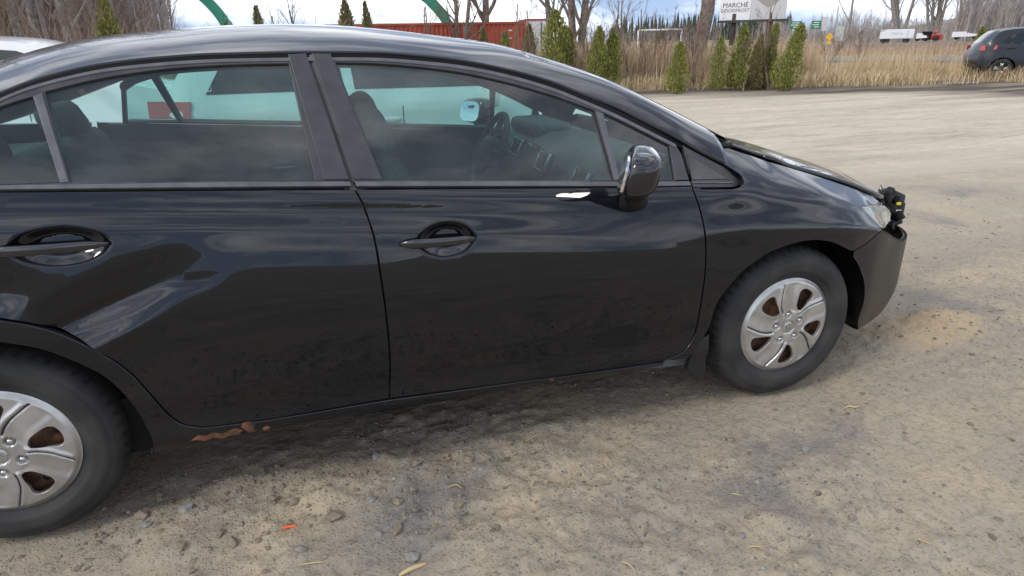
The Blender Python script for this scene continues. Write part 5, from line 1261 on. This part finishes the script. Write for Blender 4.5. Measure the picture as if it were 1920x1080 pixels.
hatch = [(.05, .30), (.0, .55), (.02, .85), (.12, 1.02), (.30, 1.28), (.50, 1.40), (.95, 1.455), (1.5, 1.45), (1.95, 1.385), (2.45, 1.14), (2.80, .98), (3.30, .88), (3.75, .76), (3.93, .58), (3.96, .40), (3.85, .24), (3.60, .22)]
hw_ = [[(.42, 1.10), (.55, 1.31), (.95, 1.37), (1.30, 1.38), (1.33, 1.10)], [(1.40, 1.10), (1.38, 1.38), (1.75, 1.345), (2.10, 1.21), (2.32, 1.09)]]
hl_ = [(.03, .30, .82, 1.06, 'red_lens', 'tail_light'), (3.78, 3.35, .66, .80, 'lamp_white', 'headlight')]
simple_car('white_hatchback', (-.14, 3.72, gz1(1.7, 3.7)), 0, 'white hatchback parked beside the black sedan, seen through its windows', 'white_paint', hatch, .98, hw_, (.72, 3.15), 3.96, 1.68, hl_, [(1.60, .885)], 'white cars behind the black sedan', mirrorx=2.35)
q = rgz(28, 9.2); simple_car('white_car', (q[0]-1.5, q[1], gz1(q[0], q[1])+.06), 0, 'white car farther off whose pale roof shows behind the sedan tail', 'white_paint', hatch, .98, hw_, (.72, 3.15), 3.96, 1.70, hl_, [(1.66, .885)], 'white cars behind the black sedan', mirrorx=2.35)
# charcoal hatchback at the far edge of the lot, tail toward the sedan
q = atz(1872, 151, .0); qx, qy = float(q[0]), float(q[1])
dark = [(.10, .36), (.02, .52), (.05, .80), (.14, .98), (.42, 1.33), (.62, 1.43), (1.1, 1.47), (1.7, 1.46), (2.2, 1.38), (2.7, 1.14), (3.05, .99), (3.6, .90), (4.05, .76), (4.25, .58), (4.27, .4), (4.1, .26), (3.9, .24)]
dwin = [[(.55, 1.06), (.72, 1.27), (1.0, 1.35), (1.45, 1.37), (1.48, 1.03)], [(1.55, 1.03), (1.53, 1.37), (2.0, 1.34), (2.35, 1.20), (2.65, 1.0)]]
rzc = R(-36); simple_car('charcoal_hatchback', (qx-(.66*math.cos(rzc)+.88*math.sin(rzc)), qy-(.66*math.sin(rzc)-.88*math.cos(rzc)), gz1(qx, qy)), rzc, 'charcoal hatchback with red tail light parked at the lot edge', 'grey_paint', dark, .99, dwin, (.66, 3.3), 4.27, 1.76, [(.05, .42, .86, 1.0, 'red_lens', 'tail_light'), (4.1, 3.7, .68, .82, 'lamp_white', 'headlight')], [(1.75, .90), (.80, .93)], rim='spokes', mirrorx=2.55)
# trucks on the highway
def truck(px0, px1, pyt, pyb, rr, lab, cat, name, kind):
    a, b2 = rgz(px0, rr), rgz(px1, rr); c = (a+b2)/2; Lt = np.linalg.norm((b2-a)[:2]); rz = math.atan2(b2[1]-a[1], b2[0]-a[0]); zt2, zb2 = zat((px0+px1)/2, pyt, rr), zat((px0+px1)/2, pyb, rr)
    s = thing(name, (c[0], c[1], zb2), lab, cat, rz=rz); hh = zt2-zb2
    if kind == 'box':
        mk('box_body', *rbox((0, 1.2, hh*.58), (Lt, 2.4, hh*.84), .06), 'white_matte', s, smooth=False)
        for fx in (-.36, -.28, .3): mk('wheel', *lathe_y([(.0, -.05), (.38, -.05), (.38, .3)], 14), 'rubber', s, loc=(Lt*fx, .10, .05))
        text('IMOVA', hh*.30, 'lettering', 'bill_grey', s, (0, -.03, hh*.62), (math.pi/2, 0, 0)); mk('corner_trim', *box((Lt*.32, -.02, hh*.58), (.06, .05, hh*.8)), 'bill_grey', s, smooth=False)
    elif kind == 'van':
        pr = [(-Lt/2, .1), (-Lt/2, hh), (-Lt*.02, hh*.98), (Lt*.10, hh*.72), (Lt*.42, hh*.55), (Lt/2, hh*.3), (Lt/2, .2)]
        V, F = extr([(x, z) for x, z in pr], -1., 1.); mk('body', V, F, 'white_matte', s, smooth=False); V, F = extr([(Lt*.0, hh*.7), (Lt*.0, hh*.9), (Lt*.05, hh*.8)], -1.02, -.98); mk('window', V, F, 'dark_glass', s, smooth=False)
        for fx in (-.32, .32): mk('wheel', *lathe_y([(.0, -.05), (.30, -.05), (.30, .3)], 14), 'rubber', s, loc=(Lt*fx, -.93, .12))
    return s
truck(1650, 1714, 55, 76, 96, 'white box trailer parked on the highway shoulder', 'trailer', 'white_trailer', 'box')
truck(1786, 1840, 59, 71, 96, 'white van with sloping nose far on the highway', 'van', 'white_van', 'van')
truck(1719, 1740, 62, 74, 96, 'small white pickup cab beside the red tow truck', 'truck', 'white_pickup', 'van')
a = rgz(1748, 97); s = thing('tow_truck', (a[0], a[1], zat(1748, 76, 97)), 'small red and black tow truck behind the white pickup cab', 'truck', rz=-.9)
hh = zat(1748, 55, 97)-zat(1748, 76, 97); mk('cab', *rbox((-.5, 0, hh*.45), (1., 1.8, hh*.75), .08), 'seal', s, smooth=False); mk('bed', *rbox((.55, 0, hh*.3), (1.1, 1.8, hh*.5), .06), 'red_lens', s, smooth=False); mk('boom', *tube([(.2, 0, hh*.5), (.5, 0, hh)], .12, 6), 'red_lens', s)
for fx in (-.5, .5): mk('wheel', *lathe_y([(.0, -.05), (.35, -.05), (.35, .3)], 14), 'rubber', s, loc=(fx, -.9, .3))
